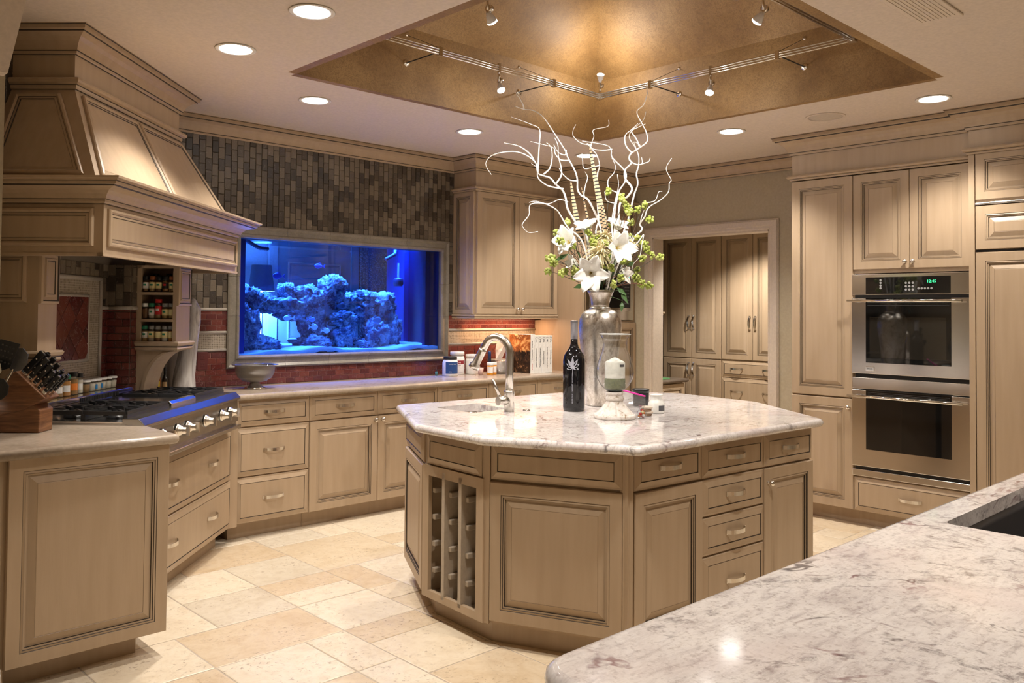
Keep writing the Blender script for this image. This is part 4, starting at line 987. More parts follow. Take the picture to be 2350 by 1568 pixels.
for i in range(9): MB().box(-.24,.24,-.068+i*.0165,-.057+i*.0165,-.0125,-.009).build('slat', CEIL, vn)
# ================================================================ fish tank
tank = thing('fish_tank', 'built-in aquarium glowing blue in the tiled wall', 'aquarium', (3.645,5.62,1.1))
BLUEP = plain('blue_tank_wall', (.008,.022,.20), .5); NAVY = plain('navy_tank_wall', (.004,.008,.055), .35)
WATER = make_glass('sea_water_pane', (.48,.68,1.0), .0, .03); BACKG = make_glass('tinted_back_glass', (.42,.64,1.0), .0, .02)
def tk_(name, x0,x1,y0,y1,z0,z1,mat): o = MB().box(x0,x1,y0,y1,z0,z1).build(name, mat, tank); o.location = (-3.645,-5.62,-1.1); return o
tk_('front_glass', TX0,TX1,YW+.010,YW+.016,TZ0,TZ1,WATER)
tk_('back_glass', 2.70,4.95,6.22,6.226,1.0,2.12,BACKG)
tk_('bottom', 2.70,4.95,5.64,6.23,1.02,1.06,NAVY); 
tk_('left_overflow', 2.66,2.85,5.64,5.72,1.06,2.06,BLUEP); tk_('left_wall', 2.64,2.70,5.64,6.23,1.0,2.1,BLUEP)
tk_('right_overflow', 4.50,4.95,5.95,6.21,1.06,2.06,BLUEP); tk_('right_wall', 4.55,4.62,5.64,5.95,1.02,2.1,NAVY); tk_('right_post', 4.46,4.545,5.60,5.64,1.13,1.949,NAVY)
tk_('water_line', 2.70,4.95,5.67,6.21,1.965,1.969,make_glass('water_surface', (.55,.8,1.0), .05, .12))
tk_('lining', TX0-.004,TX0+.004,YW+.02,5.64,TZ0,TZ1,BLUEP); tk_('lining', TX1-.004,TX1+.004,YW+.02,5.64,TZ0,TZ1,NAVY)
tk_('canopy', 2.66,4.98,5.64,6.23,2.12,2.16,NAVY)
sand = MB(); nx, ny = 60, 14; V = []
for j in range(ny+1):
    for i in range(nx+1):
        x = (TX0 if j < 3 else 2.70)+((TX1-TX0) if j < 3 else 2.2)*i/nx; y = YW+.018+.69*j/ny; V.append((x,(YW+.018 if j == 0 else YW+.019 if j == 1 else y),(1.118 if j == 0 else 1.150)+.012*math.sin(x*6)+.010*math.sin(x*15+y*9)+.02*max(0,(x-3.9))*(j/ny)+random.uniform(0,.006)))
sand.v = V
for j in range(ny):
    for i in range(nx): a = j*(nx+1)+i; sand.face([a,a+1,a+nx+2,a+nx+1], 0, True)
o = sand.build('sand_bed', make_stone('white_coral_sand', [(.45,.47,.52),(.62,.64,.68),(.75,.77,.80)], .9, 60)); tag(o, 'white coral sand covering the tank bottom', 'sand', kind='stuff')
def make_rockmat():
    m, nt, N, L, b = nm('live_rock'); setp(b, rough=.85)
    v = coords(nt, (1,1,1), 'World'); f = noise(nt, v, 14, 8, .7, .5); g = noise(nt, v, 60, 5, .7)
    c = ramp(nt, f, [(.3, (.07,.06,.12)), (.45, (.22,.18,.28)), (.53, (.50,.50,.56)), (.66, (.80,.80,.84))])
    L.new(mixc(nt, ramp(nt, g, [(.34, (.7,.7,.7)), (.50, (0,0,0))]), c, (.03,.03,.07)), b.inputs['Base Color']); bump(nt, b, g, .9, .02); return m
ROCK = make_rockmat()
from mathutils import noise as mnoise
def rock(c, r, seed, label):
    bm = bmesh.new(); bmesh.ops.create_icosphere(bm, subdivisions=5, radius=1)
    off = Vector((seed*3.1,seed*1.7,seed*.9))
    for v in bm.verts:
        p = v.co.copy(); d = .95+.42*mnoise.fractal(p*1.3+off, 1.0, 2.0, 5)+.30*(.5-abs(mnoise.noise(p*3.5+off)))+.20*(.5-abs(mnoise.noise(p*8+off)))+.15*mnoise.noise(p*17+off)
        v.co = Vector((p.x*r[0], p.y*r[1], p.z*r[2]))*d
    me = bpy.data.meshes.new('reef_rock'); bm.to_mesh(me); bm.free(); me.materials.append(ROCK)
    for q in me.polygons: q.use_smooth = True
    o = link('reef_rock', me, None, c); tag(o, label, 'rock', 'reef rocks in the fish tank')
RK = [(2.93,5.82,1.30,.10,.13,.20,'tall reef rock at the left end of the tank'),(2.98,5.86,1.53,.10,.10,.09,'ragged reef rock on top of the left pile'),(3.07,5.84,1.18,.13,.13,.07,'low reef rock at the foot of the left pile'),
 (3.14,5.90,1.50,.10,.09,.065,'reef rock bridging left of the blue fish'),(3.34,5.92,1.46,.15,.10,.075,'wide overhanging reef rock above the pale fish'),(3.33,5.92,1.60,.05,.05,.06,'small dark knobbly rock standing on the overhang'),
 (3.55,5.92,1.54,.10,.09,.10,'reef rock rising left of the central arch'),(3.47,5.92,1.60,.10,.04,.03,'slanting finger of reef rock'),(3.58,5.94,1.33,.10,.08,.16,'reef pillar behind the pale fish'),(3.52,5.84,1.17,.14,.12,.07,'broad low reef rock in the middle foreground'),
 (3.76,5.92,1.62,.10,.09,.10,'highest reef rock of the central arch'),(3.80,5.86,1.38,.10,.09,.06,'pitted ledge rock below the striped fish'),(3.80,5.85,1.22,.10,.10,.10,'conical reef rock on the sand at the middle'),(3.90,5.96,1.52,.12,.09,.07,'reef rock right of the arch crown'),
 (4.05,5.94,1.42,.14,.09,.08,'sloping reef rock behind the right arch'),(4.08,5.94,1.53,.11,.10,.07,'reef rock on the right shoulder'),(4.27,5.93,1.48,.12,.10,.11,'pale knobbly rock at the right end of the reef'),(4.30,5.92,1.28,.10,.10,.16,'reef pillar at the right end'),
 (4.12,5.83,1.24,.12,.10,.11,'pale mound of reef rock in the right foreground'),(4.0,5.82,1.16,.10,.09,.05,'small reef rock at the foot of the right mound'),(3.22,5.86,1.14,.14,.08,.03,'flat rubble rock on the sand')]
for i, q in enumerate(RK): rock(q[:3], q[3:6], i+1, q[6])
def fish(c, L, h, col, label, ang=0, col2=None):
    t = thing('fish', label, 'fish', c, ang)
    mb = MB(); n = 12; pr = [(max(.001,h*math.sin(PI*min(1,(i/n))**.8)**.9), -L/2+L*.8*i/n) for i in range(n+1)]
    mb.lathe(pr, 12, ax=(1,0,0), scale=(1,.35)); mb.build('body', plain('fish_'+label[:14], col, .35), t)
    m2 = plain('fin_'+label[:14], col2 or col, .4)
    xt = L*.28
    for nme, pl in (('tail', [(xt,0),(xt+L*.22,h*.9),(xt+L*.17,0),(xt+L*.22,-h*.9)]),('dorsal_fin', [(-L*.25,h*.75),(0,h*1.35),(L*.25,h*.7)])):
        mb = MB(); a = mb.add([(x,-.001,z) for x, z in pl]); b = mb.add([(x,.001,z) for x, z in pl]); mb.face(a); mb.face(b[::-1])
        for i in range(len(pl)): mb.face([a[i],b[i],b[(i+1)%len(pl)],a[(i+1)%len(pl)]])
        mb.build(nme, m2, t)
    MB().ball((-L*.36,-h*.26,h*.15), .0035, 6, 4).build('eye', BLACK, t)
PALE = (.85,.87,.92)
for c, L, h, col, lab, a in (((3.26,5.74,1.385),.10,.021,PALE,'pale fish swimming left of the reef pillar',0),((3.45,5.74,1.375),.08,.02,(.30,.42,.75),'slate blue fish in front of the reef pillar',PI),((3.46,5.72,1.318),.085,.023,PALE,'upper white fish above the low middle rock',PI),((3.555,5.70,1.288),.085,.020,PALE,'lower white fish above the low middle rock',PI),
    ((3.16,5.72,1.70),.12,.024,(.03,.06,.55),'royal blue fish high above the left rocks',.2),((3.74,5.78,1.485),.10,.028,(.10,.10,.16),'dark striped fish under the reef arch',PI),((3.92,5.80,1.60),.08,.018,PALE,'white fish beside the reef arch crown',2.8),((4.02,5.69,1.37),.12,.03,(.20,.32,.50),'grey blue fish in front of the right reef',PI),((3.62,5.9,1.80),.10,.02,(.06,.10,.5),'dim blue fish near the water surface',0),((2.88,5.9,1.70),.06,.03,(.12,.14,.3),'striped dark fish at the left end of the tank',0)):
    fish(c, L, h, col, lab, a)
for pts, lab in (([(2.84,5.66,1.965),(2.92,5.70,1.93),(3.0,5.72,1.90),(3.08,5.74,1.90)],'knobbly hose reaching in at the top left of the tank'),([(4.38,5.92,1.98),(4.33,5.86,1.93),(4.22,5.84,1.88)],'knobbly hose reaching in at the top right of the tank')):
    mb = MB(); P = []; R_ = []
    for k in range(25):
        s = k/24*(len(pts)-1); i = min(int(s), len(pts)-2); P.append(Vector(pts[i]).lerp(Vector(pts[i+1]), s-i)); R_.append(.012+.004*(k % 2))
    o = mb.tube(P, R_, 10).build('flow_hose', plain('dark_blue_hose', (.03,.05,.14), .5)); tag(o, lab, 'hose')
o = MB().lathe([(.035,0),(.045,.02),(.045,.06),(.03,.07),(.012,.075),(.012,.2)], 16, (4.40,5.90,1.66), ax=(0,0,1)).build('circulation_pump', plain('dark_pump', (.02,.02,.06), .4)); tag(o, 'dark circulation pump hanging at the right end of the tank', 'pump')
lf = thing('tank_lamp', 'blue light strip under the tank canopy', 'light', (3.7,5.95,2.11))
MB().box(-.95,.95,-.10,.10,-.02,.0).build('housing', NAVY, lf); MB().box(-.93,.93,-.08,.08,-.022,-.02).build('diffuser', emit('blue_led', (.15,.38,1), 10), lf)
l = bpy.data.lights.new('tank_lamp_light', 'AREA'); l.shape = 'RECTANGLE'; l.size = 1.8; l.size_y = .16; l.spread = math.radians(85); l.energy = 85; l.color = (.30,.48,1.0)
lo = bpy.data.objects.new('tank_lamp_light', l); COL.objects.link(lo); lo.location = (3.7,5.92,2.08)
# room behind the tank
PALEW = plain('pale_far_wall', (.55,.58,.60), .6)
struct(MB().box(2.2,6.9,7.5,7.6,0,2.6).box(2.2,2.3,5.7,7.6,0,2.6).box(6.9,7.0,5.7,7.6,0,2.6).build('wall_far', PALEW)); struct(MB().box(2.2,7.0,5.66,7.6,2.6,2.7).build('ceiling_far', CEIL)); struct(MB().box(2.2,7.0,5.66,7.6,-.1,0).build('floor_far', GROUT))
dr = thing('far_door', 'pale panelled door seen through the tank', 'door', (4.10,7.465,0)); MB().box(0,.85,0,.03,0,2.05).build('leaf', plain('grey_door', (.34,.37,.42), .5), dr)
MB().rings(rect(.12,.73,1.15,1.92), pw, (0,0,0)).build('panel', MATS['grey_door'], dr); MB().rings(rect(.12,.73,.15,1.0), pw, (0,0,0)).build('panel', MATS['grey_door'], dr)
for x in (-.09,.85): MB().box(x,x+.09,-.02,.02,0,2.15).build('jamb', PALEW, dr)
m, nt, N, L, b = nm('pebbled_stone'); setp(b, rough=.8); vo = nt.nodes.new('ShaderNodeTexVoronoi'); vo.inputs['Scale'].default_value = 55; nt.links.new(coords(nt, (1,1,1), 'World'), vo.inputs['Vector']); L.new(ramp(nt, vo.outputs['Distance'], [(.1, (.85,.86,.82)), (.5, (.25,.27,.28))]), b.inputs['Base Color']); bump(nt, b, vo.outputs['Distance'], .8, .02)
o = MB().box(5.06,5.62,7.43,7.49,0,2.3).build('pebble_panel', m); tag(o, 'tall pebbled stone panel seen through the tank', 'wall panel')
fl_ = thing('far_lamp', 'grey shaded lamp seen through the left of the tank', 'lamp', (3.80,7.2,0)); MB().lathe([(.12,1.62),(.09,1.86)], 20, caps=False).build('shade', plain('grey_shade', (.22,.23,.25), .8), fl_); MB().lathe([(.14,0),(.14,.02),(.02,.03),(.015,1.65)], 16).build('stand', NICK, fl_)
pl = bpy.data.lights.new('far_lamp_light', 'POINT'); pl.energy = 380; pl.color = (1,.95,.88); pl.shadow_soft_size = .05
po = bpy.data.objects.new('far_lamp_light', pl); COL.objects.link(po); po.location = (3.80,7.2,1.68)
# ================================================================ loose things
CAMR = -YAW                                    # turned so that local -y looks back at the camera
def wrap(me, R, zc):
    for v in me.vertices:
        x, y, z = v.co; a = x/R; v.co = ((R+z)*math.sin(a), -(R+z)*math.cos(a), y+zc)
def wrap_text(txt, size, mat, parent, R, zc, ang=0, vertical=False, name='lettering'):
    me = text_mesh(txt, size, .0003).copy(); me.materials.clear(); me.materials.append(mat)
    if vertical:
        for v in me.vertices: x, y, z = v.co; v.co = (-y, x, z)
    wrap(me, R, zc); o = link(name, me, parent); o.rotation_euler = (0,0,ang); return o
def band(mb, R, z0, z1, a0, a1, m=0, n=14, t=.0004):
    """a label wrapped round a round jar, facing -y"""
    rows = []
    for i in range(n+1):
        a = a0+(a1-a0)*i/n; rows.append(mb.add([((R+t)*math.sin(a), -(R+t)*math.cos(a), z) for z in (z0,z1)]))
    for a, b in zip(rows, rows[1:]): mb.face([a[0],b[0],b[1],a[1]], m, True)
    return mb
def col(name, c, rough=.4, **k): return plain(name, c, rough, **k)
YEL, GRN, REDP, ORG = col('cream_label',(.80,.70,.36)), col('green_cap',(.02,.22,.12)), col('red_cap',(.55,.02,.02)), col('orange_label',(.75,.22,.03))
SPICE = [col('spice_%d' % i, c, .8) for i, c in enumerate([(.30,.16,.05),(.45,.30,.12),(.22,.10,.04),(.62,.57,.48),(.35,.22,.10),(.50,.22,.05)])]
LIDS = dict(black=BLACK, green=GRN, red=REDP, white=WHITE, amber=col('amber_lid',(.25,.07,.02)), clear=col('grey_lid',(.25,.25,.25)))
def jar(label, loc, r, h, lid, spice, lab, rz=CAMR, lid_h=.02, group=None, emblem=None, name='spice_jar', cat='jar', labz=(.22,.78)):
    t = thing(name, label, cat, loc, rz, group); b = h-lid_h
    MB().lathe([(r*.92,0),(r,.003),(r,b*.86),(r*.86,b*.97),(r*.84,b)], 16).build('glass', GLASS, t)
    MB().lathe([(r*.86,.003),(r*.93,.006),(r*.93,b*.84),(0,b*.85)], 14).build('contents', spice, t)
    MB().lathe([(r*.90,b-.001),(r*.94,b+.002),(r*.94,h-.002),(r*.86,h),(0,h)], 16).build('lid', LIDS[lid], t)
    if lab:
        o = band(MB(), r, h*labz[0], b*labz[1], -1.4, 1.4).build('paper_label', lab, t)
        if emblem: band(MB(), r+.0005, h*.40, h*.52, -.45, .45).build('emblem', emblem, t)
    return t
# spice jars on the three shelves of the pier (seen from -s)
RZS = -PI/4
rows_ = [(1.257, [('black',0,PAPER,'black-lidded jar with white and green label',GRN),('amber',1,YEL,'brown-lidded herb jar with cream label',GRN),('black',2,YEL,'narrow black-lidded jar with cream label',GRN),('black',5,col('black_label',(.02,.02,.02)),'jar with black label and red cross mark',REDP),('amber',4,YEL,'brown-lidded jar at the open end of the top shelf',GRN)], 1.545, 'top'),
         (1.388, [('white',2,None,'white-capped dark pepper jar',None),('green',3,PAPER,'green-capped jar with white label',GRN),('red',0,REDP,'large red-capped jar with red label',PAPER),('clear',1,YEL,'clear-capped tan spice jar with cream label',GRN),('clear',1,YEL,'clear-capped brown spice jar by the shelf side',None)], 1.388, 'middle'),
         (1.545, [('green',1,PAPER,'green-capped herb jar with white label',GRN),('clear',3,YEL,'salt jar with cream label',GRN),('clear',2,YEL,'peppercorn jar with cream label',None),('clear',3,YEL,'white powder jar with cream label',GRN),('clear',5,YEL,'orange spice jar with cream label',None)], 1.256, 'bottom')]
for z_, items, zz, nme in rows_:
    for i, (lid, sp_, lab, desc, emb) in enumerate(items):
        tt = 2.203-i*.039; big = lid == 'red'
        jar('%s on the %s spice shelf' % (desc, nme), (*S(4.916,tt),zz+.0006), .0185 if not big else .021, .092 if not big else .115, lid, SPICE[sp_], lab, RZS, group='spice jars on the pier shelves', emblem=emb)
for i, tt in enumerate((2.17,2.09)): jar('tall black-lidded jar standing at the back of the top spice shelf'+(', left one' if 0 else ''), (*S(4.975,tt),1.5456), .018, .11, 'black', SPICE[i], None, RZS, group='jars at the back of the spice shelf')
# row of jars on the range ledge
ld = 2.31
for s_, lid, sp_, lab, desc, h, r in ((4.09,'green',1,YEL,'green-lidded jar nearest the knife handles',.10,.020),(4.14,'green',1,PAPER,'first tan green-lidded jar on the range ledge',.10,.020),(4.19,'green',4,PAPER,'middle tan green-lidded jar on the range ledge',.102,.021),(4.255,'green',5,PAPER,'largest amber green-lidded jar on the range ledge',.108,.025),(4.325,'black',0,ORG,'wide black-lidded jar with orange label on the range ledge',.115,.026),(4.39,'black',3,PAPER,'slim white bottle with black cap on the range ledge',.105,.018)):
    jar(desc, (*S(s_,ld),1.0005), r, h, lid, SPICE[sp_], lab, CAMR, group='jars on the range ledge', labz=(.2,.62))
for i, s_ in enumerate((4.455,4.515,4.575,4.632,4.692,4.752)):
    t = thing('spice_cup', ('small clear tub of brown spice on the range ledge' if i == 0 else 'small clear tub with pale contents on the range ledge' if i in (1,2,4) else 'small clear tub with blue round label on the range ledge' if i == 3 else 'end tub with dark lettering on the range ledge'), 'tub', (*S(s_,ld),1.0005), CAMR, 'small tubs on the range ledge')
    MB().lathe([(.018,0),(.022,.052),(.0225,.055)], 16).build('cup', GLASS, t); MB().lathe([(.017,.002),(.0205,.042),(0,.043)], 14).build('contents', SPICE[3] if i else SPICE[0], t); MB().lathe([(.023,.053),(.0245,.056),(.0245,.062),(.021,.064),(0,.064)], 16).build('lid', WHITE, t)
    if i in (3,2): band(MB(), .0215, .010, .034, -.6, .6).build('paper_label', col('blue_sticker',(.03,.25,.60)), t)
    if i == 5: wrap_text('SALT', .014, BLACK, t, .0225, .040)
# sauce bottles under the pier arch
for (x, y, colr, capc, lab, r, h, desc) in ((2.063,5.20,(.22,.07,.015),REDP,col('yellow_label',(.85,.65,.05)),.022,.185,'amber hot sauce bottle with red cap and yellow label'),(2.125,5.24,(.02,.015,.012),BLACK,col('tan_label',(.60,.42,.22)),.019,.165,'dark sauce bottle with black cap and tan label')):
    t = thing('sauce_bottle', desc+' under the pier arch', 'bottle', (x,y,CT+.0005), CAMR)
    MB().lathe([(r*.95,0),(r,.004),(r,h*.52),(r*.75,h*.62),(r*.42,h*.72),(r*.40,h*.84)], 18).build('bottle', plain('sauce_%s' % desc[:5], colr, .12), t)
    MB().lathe([(r*.44,h*.70),(r*.44,h*.88)], 16).build('neck_wrap', GRN if capc is REDP else BLACK, t); MB().lathe([(r*.48,h*.87),(r*.48,h*.98),(r*.4,h),(0,h)], 16).build('cap', capc, t)
    band(MB(), r, h*.12, h*.46, -1.2, 1.0).build('paper_label', lab, t)
# grey veined sculptural vase behind the pier
mv, nt, N, L, b = nm('grey_veined_marble'); setp(b, rough=.25); f = noise(nt, coords(nt, (7,7,1.2), 'World'), 2.2, 5, .6, 1.6); L.new(ramp(nt, f, [(.3,(.10,.09,.085)),(.45,(.45,.42,.40)),(.6,(.62,.60,.57)),(.75,(.30,.28,.27))]), b.inputs['Base Color'])
P = [(2.27,5.30,CT),(2.272,5.30,1.02),(2.285,5.292,1.14),(2.30,5.284,1.26),(2.316,5.276,1.36),(2.318,5.274,1.44),(2.30,5.286,1.49),(2.28,5.30,1.50)]
pp_ = []; rr_ = []
R0 = [.075,.066,.058,.050,.044,.042,.036,.018]
for k in range(29):
    s_ = k/28*7; i = min(int(s_),6); pp_.append(Vector(P[i]).lerp(Vector(P[i+1]), s_-i)); rr_.append(R0[i]+(R0[i+1]-R0[i])*(s_-i))
o = MB().tube(pp_, rr_, 20).build('marble_sculpture', mv); tag(o, 'tall grey veined marble vase with a curled neck behind the pier', 'vase')
# hammered footed bowl
ham = make_steel('hammered_pewter', (.34,.32,.29), .22, (1,1,1)); nt = ham.node_tree; vo = nt.nodes.new('ShaderNodeTexVoronoi'); vo.inputs['Scale'].default_value = 90; bb_ = nt.nodes['Principled BSDF']; bump(nt, bb_, vo.outputs['Distance'], .5, .01)
t = thing('footed_bowl', 'hammered metal footed bowl on the back countertop', 'bowl', (2.735,5.25,CT+.0005))
MB().lathe([(.068,0),(.070,.004),(.055,.012),(.036,.030),(.030,.042)], 32).build('foot', CHROME, t)
MB().lathe([(.030,.042),(.075,.050),(.112,.075),(.128,.11),(.131,.150),(.152,.158),(.152,.161),(.128,.158),(.124,.11),(.106,.078),(.07,.055),(0,.048)], 40).build('bowl', ham, t)
# outlets
OUT = plain('burgundy_plate', (.10,.018,.016), .4)
for x, z, lab in ((2.485,1.10,'burgundy double outlet plate left of the fish tank'),(4.985,1.095,'burgundy outlet plate behind the white tubs')):
    t = thing('outlet', lab, 'outlet', (x,YW-.006,z)); bevel(MB().box(-.037,.037,-.006,0,-.06,.06).build('plate', OUT, t), .002)
    for dz in (-.025,.025):
        bevel(MB().box(-.016,.016,-.008,-.006,dz-.015,dz+.015).build('socket', OUT, t), .002)
        for dx in (-.006,.006): MB().box(dx-.001,dx+.001,-.0085,-.008,dz-.003,dz+.006).build('slot', MATTE, t)
# tubs and bottles on the back counter
def tub(label, x, y, r, h, cap, body, bands=(), name='supplement_tub', neck=.93, txt=(), caph=.022, ang=0):
    t = thing(name, label, 'tub', (x,y,CT+.0005), CAMR+ang)
    MB().lathe([(r*.95,0),(r,.005),(r,h-caph-.03),(r*.93,h-caph-.012),(r*.84,h-caph-.006),(r*.84,h-caph)], 28).build('body', body, t)
    MB().lathe([(r*neck,h-caph),(r*neck,h-.003),(r*(neck-.05),h),(0,h)], 28).build('lid', cap, t)
    for (z0, z1, a0, a1, m) in bands: band(MB(), r, z0, z1, a0, a1).build('paper_label', m, t)
    for (s_, size, m, z, a) in txt: wrap_text(s_, size, m, t, r+.0006, z, a)
    return t
NAVB = col('navy_label', (.02,.07,.22)); MAR = col('maroon_label', (.25,.02,.03))
tub('white tub with black lid and navy label', 4.505, 5.32, .064, .158, BLACK, WHITE, [(.02,.115,-.55,1.3,NAVB)], neck=.88, txt=[('SERVING SIZE 1 SCOOP', .006, PAPER, .095, .35), ('5 lb', .012, PAPER, .036, .1)])
tub('tall white tub with maroon name label', 4.665, 5.42, .062, .190, WHITE, WHITE, [(.088,.118,-.7,1.2,MAR)], neck=.97, caph=.03, txt=[('Preve', .024, PAPER, .103, .15), ('Wellness Shot', .008, MAR, .078, .2), ('Vitamin mix', .006, FAINT, .058, .2), ('NUTRITION', .008, MAR, .022, .5)])
tub('plain white tub right of the maroon-labelled tub', 4.79, 5.37, .058, .166, WHITE, WHITE, neck=.98, caph=.026)
t = thing('dropper_bottle', 'tiny dropper bottle left of the tubs', 'bottle', (4.425,5.40,CT+.0005)); MB().lathe([(.011,0),(.011,.03),(.006,.036)], 14).build('bottle', plain('teal_glass', (.10,.25,.20), .1), t); MB().lathe([(.007,.034),(.007,.050),(0,.052)], 12).build('cap', BLACK, t)
AMB = plain('amber_plastic', (.75,.30,.02), .15)
for x, y, lab, r in ((4.84,5.20,'amber pill bottle nearest the faucet spray head',.026),(4.905,5.22,'narrower amber pill bottle beside the grey canister',.021)):
    t = thing('pill_bottle', lab, 'bottle', (x,y,CT+.0005), CAMR); MB().lathe([(r*.95,0),(r,.003),(r,.078),(r*.9,.082)], 20).build('bottle', AMB, t); MB().lathe([(r*1.05,.08),(r*1.08,.083),(r*1.08,.10),(r,.103),(0,.103)], 20).build('cap', WHITE, t); band(MB(), r, .018, .068, -1.0, 1.2).build('paper_label', PAPER, t)
o = MB().lathe([(.047,0),(.05,.004),(.05,.108),(.046,.112),(.046,.008),(0,.008)], 28, (5.005,5.24,CT+.0005)).build('canister', ham); tag(o, 'grey speckled metal canister beside the pill bottles', 'canister')
t = thing('pen', 'blue marker standing behind the pill bottles', 'pen', (4.98,5.36,CT+.0005)); MB().lathe([(.010,0),(.012,.004),(.012,.10)], 12).build('barrel', plain('blue_barrel', (.03,.06,.22), .3), t); MB().lathe([(.014,.10),(.014,.18),(.008,.19),(0,.19)], 12).build('cap', plain('dark_blue_cap', (.01,.03,.12), .3), t)
t = thing('tea_light_cup', 'small pink cup beside the spray head', 'cup', (4.77,5.24,CT+.0005)); MB().lathe([(.02,0),(.024,.06),(.022,.06),(.018,.004),(0,.004)], 18).build('cup', plain('pink_ceramic', (.62,.42,.36), .4), t)
tb = thing('tissue_box', 'grey tissue box cover with a tissue pulled up', 'tissue box', (5.105,5.375,CT+.0005), CAMR+.55)
bevel(MB().box(-.075,.075,-.065,.065,0,.10).build('box', plain('grey_box', (.20,.19,.17), .35, .3), tb), .004); bevel(MB().box(-.08,.08,-.07,.07,.098,.115).build('lid', plain('grey_box_lid', (.24,.225,.20), .35, .3), tb), .003)
mb = MB(); pts = [(-.03,0,.112),(.035,.01,.112),(.075,0,.20),(.045,-.015,.245),(-.01,.012,.275),(-.035,0,.20)]
c = mb.add([(.015,-.02,.19)]); r_ = mb.add(pts); c2 = mb.add([(.015,.02,.18)])
for i in range(6): mb.face([c[0],r_[i],r_[(i+1)%6]]); mb.face([c2[0],r_[(i+1)%6],r_[i]])
mb.build('tissue', plain('tissue_paper', (.80,.70,.64), .8), tb)
# cookbook set in its slipcase: a clear case and five white volumes plus the larger one beside it
def cover_mat():
    m, nt, N, L, b = nm('roast_photo_cover'); setp(b, rough=.3); tc = nt.nodes.new('ShaderNodeTexCoord')
    sx = nt.nodes.new('ShaderNodeSeparateXYZ'); L.new(tc.outputs['Generated'], sx.inputs[0])
    v = coords(nt, (1,1,1), 'Object'); f = noise(nt, v, 26, 6, .7, 1)
    dark = ramp(nt, f, [(.42,(.010,.007,.005)),(.58,(.06,.028,.013)),(.72,(.40,.24,.13))]); top = ramp(nt, noise(nt, v, 9, 4, .6, .8), [(.40,(.75,.42,.16)),(.48,(.42,.13,.03)),(.56,(.18,.05,.012)),(.62,(.85,.55,.25))])
    mr = nt.nodes.new('ShaderNodeMapRange'); mr.inputs[1].default_value = .66; mr.inputs[2].default_value = .74; ad = nt.nodes.new('ShaderNodeMath'); ad.operation = 'ADD'; mu = nt.nodes.new('ShaderNodeMath'); mu.operation = 'MULTIPLY'; mu.inputs[1].default_value = .25
    L.new(f, mu.inputs[0]); L.new(sx.outputs[2], ad.inputs[0]); L.new(mu.outputs[0], ad.inputs[1]); L.new(ad.outputs[0], mr.inputs[0])
    L.new(mixc(nt, mr.outputs[0], dark, top), b.inputs['Base Color']); return m
COV = cover_mat()
DGREY = col('grey_print_dark', (.10,.10,.11)); REDT = col('red_print', (.55,.03,.03))
bk0 = Vector((5.455,5.04)); 
bw = [.052,.044,.044,.044,.044,.044]
titles = [('MODERNIST CUISINE','at home'),('1','History and Fundamentals'),('2','Techniques and Equipment'),('3','Animals and Plants'),('4','Ingredients and Preparations'),('5','Plated-Dish Recipes')]
x = 5.205
for i, (n_, ttl) in enumerate(titles):
    lab = 'large cookbook with roast photo cover standing beside the numbered volumes' if i == 0 else 'white cookbook titled %s on its spine' % ttl
    h = .335 if i == 0 else .325
    t = thing('cookbook', lab, 'book', (x,5.085,CT+.0005), 0, 'cookbooks on the back countertop')
    bevel(MB().box(.0005,bw[i]-.0005,0,.26,0,h).build('cover', PAPER, t), .0015)
    if i == 0:
        MB().box(-.001,.0005,.002,.258,.002,h-.002).build('front_cover', COV, t)
        text('MODERNIST CUISINE', .017, DGREY, t, (bw[i]/2-.008,-.0008,.20), (PI/2,-PI/2,0)); text(ttl, .016, REDT, t, (bw[i]/2-.008,-.0008,.06), (PI/2,-PI/2,0))
        text('THE ART AND SCIENCE OF COOKING', .008, DGREY, t, (bw[i]/2+.014,-.0008,.17), (PI/2,-PI/2,0))
    else:
        text(n_, .040, DGREY, t, (bw[i]/2,-.0008,h-.045), (PI/2,0,0)); text(ttl, .0155, DGREY, t, (bw[i]/2,-.0008,.135), (PI/2,-PI/2,0))
        MB().tube([(bw[i]/2+.018*math.cos(a_),-.0006,h-.026+.012*math.sin(a_)) for a_ in [PI*k/8 for k in range(9)]], .0007, 5).build('arch_line', DGREY, t)
    x += bw[i]
t = thing('acrylic_slipcase', 'clear acrylic slipcase round the five numbered cookbooks', 'book case', (5.205+.052,5.075,CT), 0)
ACR = make_glass('acrylic', (.97,.97,.96), 0, .04)
MB().box(0,.222,.0,.275,.327,.331).build('top', ACR, t); MB().box(.2205,.2245,0,.275,.0005,.331).build('side', ACR, t)
# ---------------------------------------------------------------- on the island
f_ = thing('prep_faucet', 'brushed nickel pull-down faucet beside the island sink', 'faucet', (3.147,3.23,CT), 0)
fd = Vector((-.30,.95,0)).normalized()
MB().lathe([(.027,0),(.027,.105),(.027,.11),(.020,.112)], 24).build('base', NICK, f_)
arc = [Vector((0,0,.10)),Vector((0,0,.20)),Vector((0,0,.305))]+[Vector((0,0,.305))+fd*.08*(1-math.cos(a))+Vector((0,0,.088*math.sin(a))) for a in [PI*k/14 for k in range(1,13)]]
end = arc[-1]; dn = (arc[-1]-arc[-2]).normalized()
MB().tube(arc+[end+dn*.02], .0205, 18).build('spout', NICK, f_)
h0 = end+dn*.02; MB().tube([h0,h0+dn*.01,h0+dn*.09,h0+dn*.10,h0+dn*.118], [.021,.0215,.0225,.030,.031], 20).build('spray_head', NICK, f_)
ld_ = Vector((-.90,.10,0)).normalized()
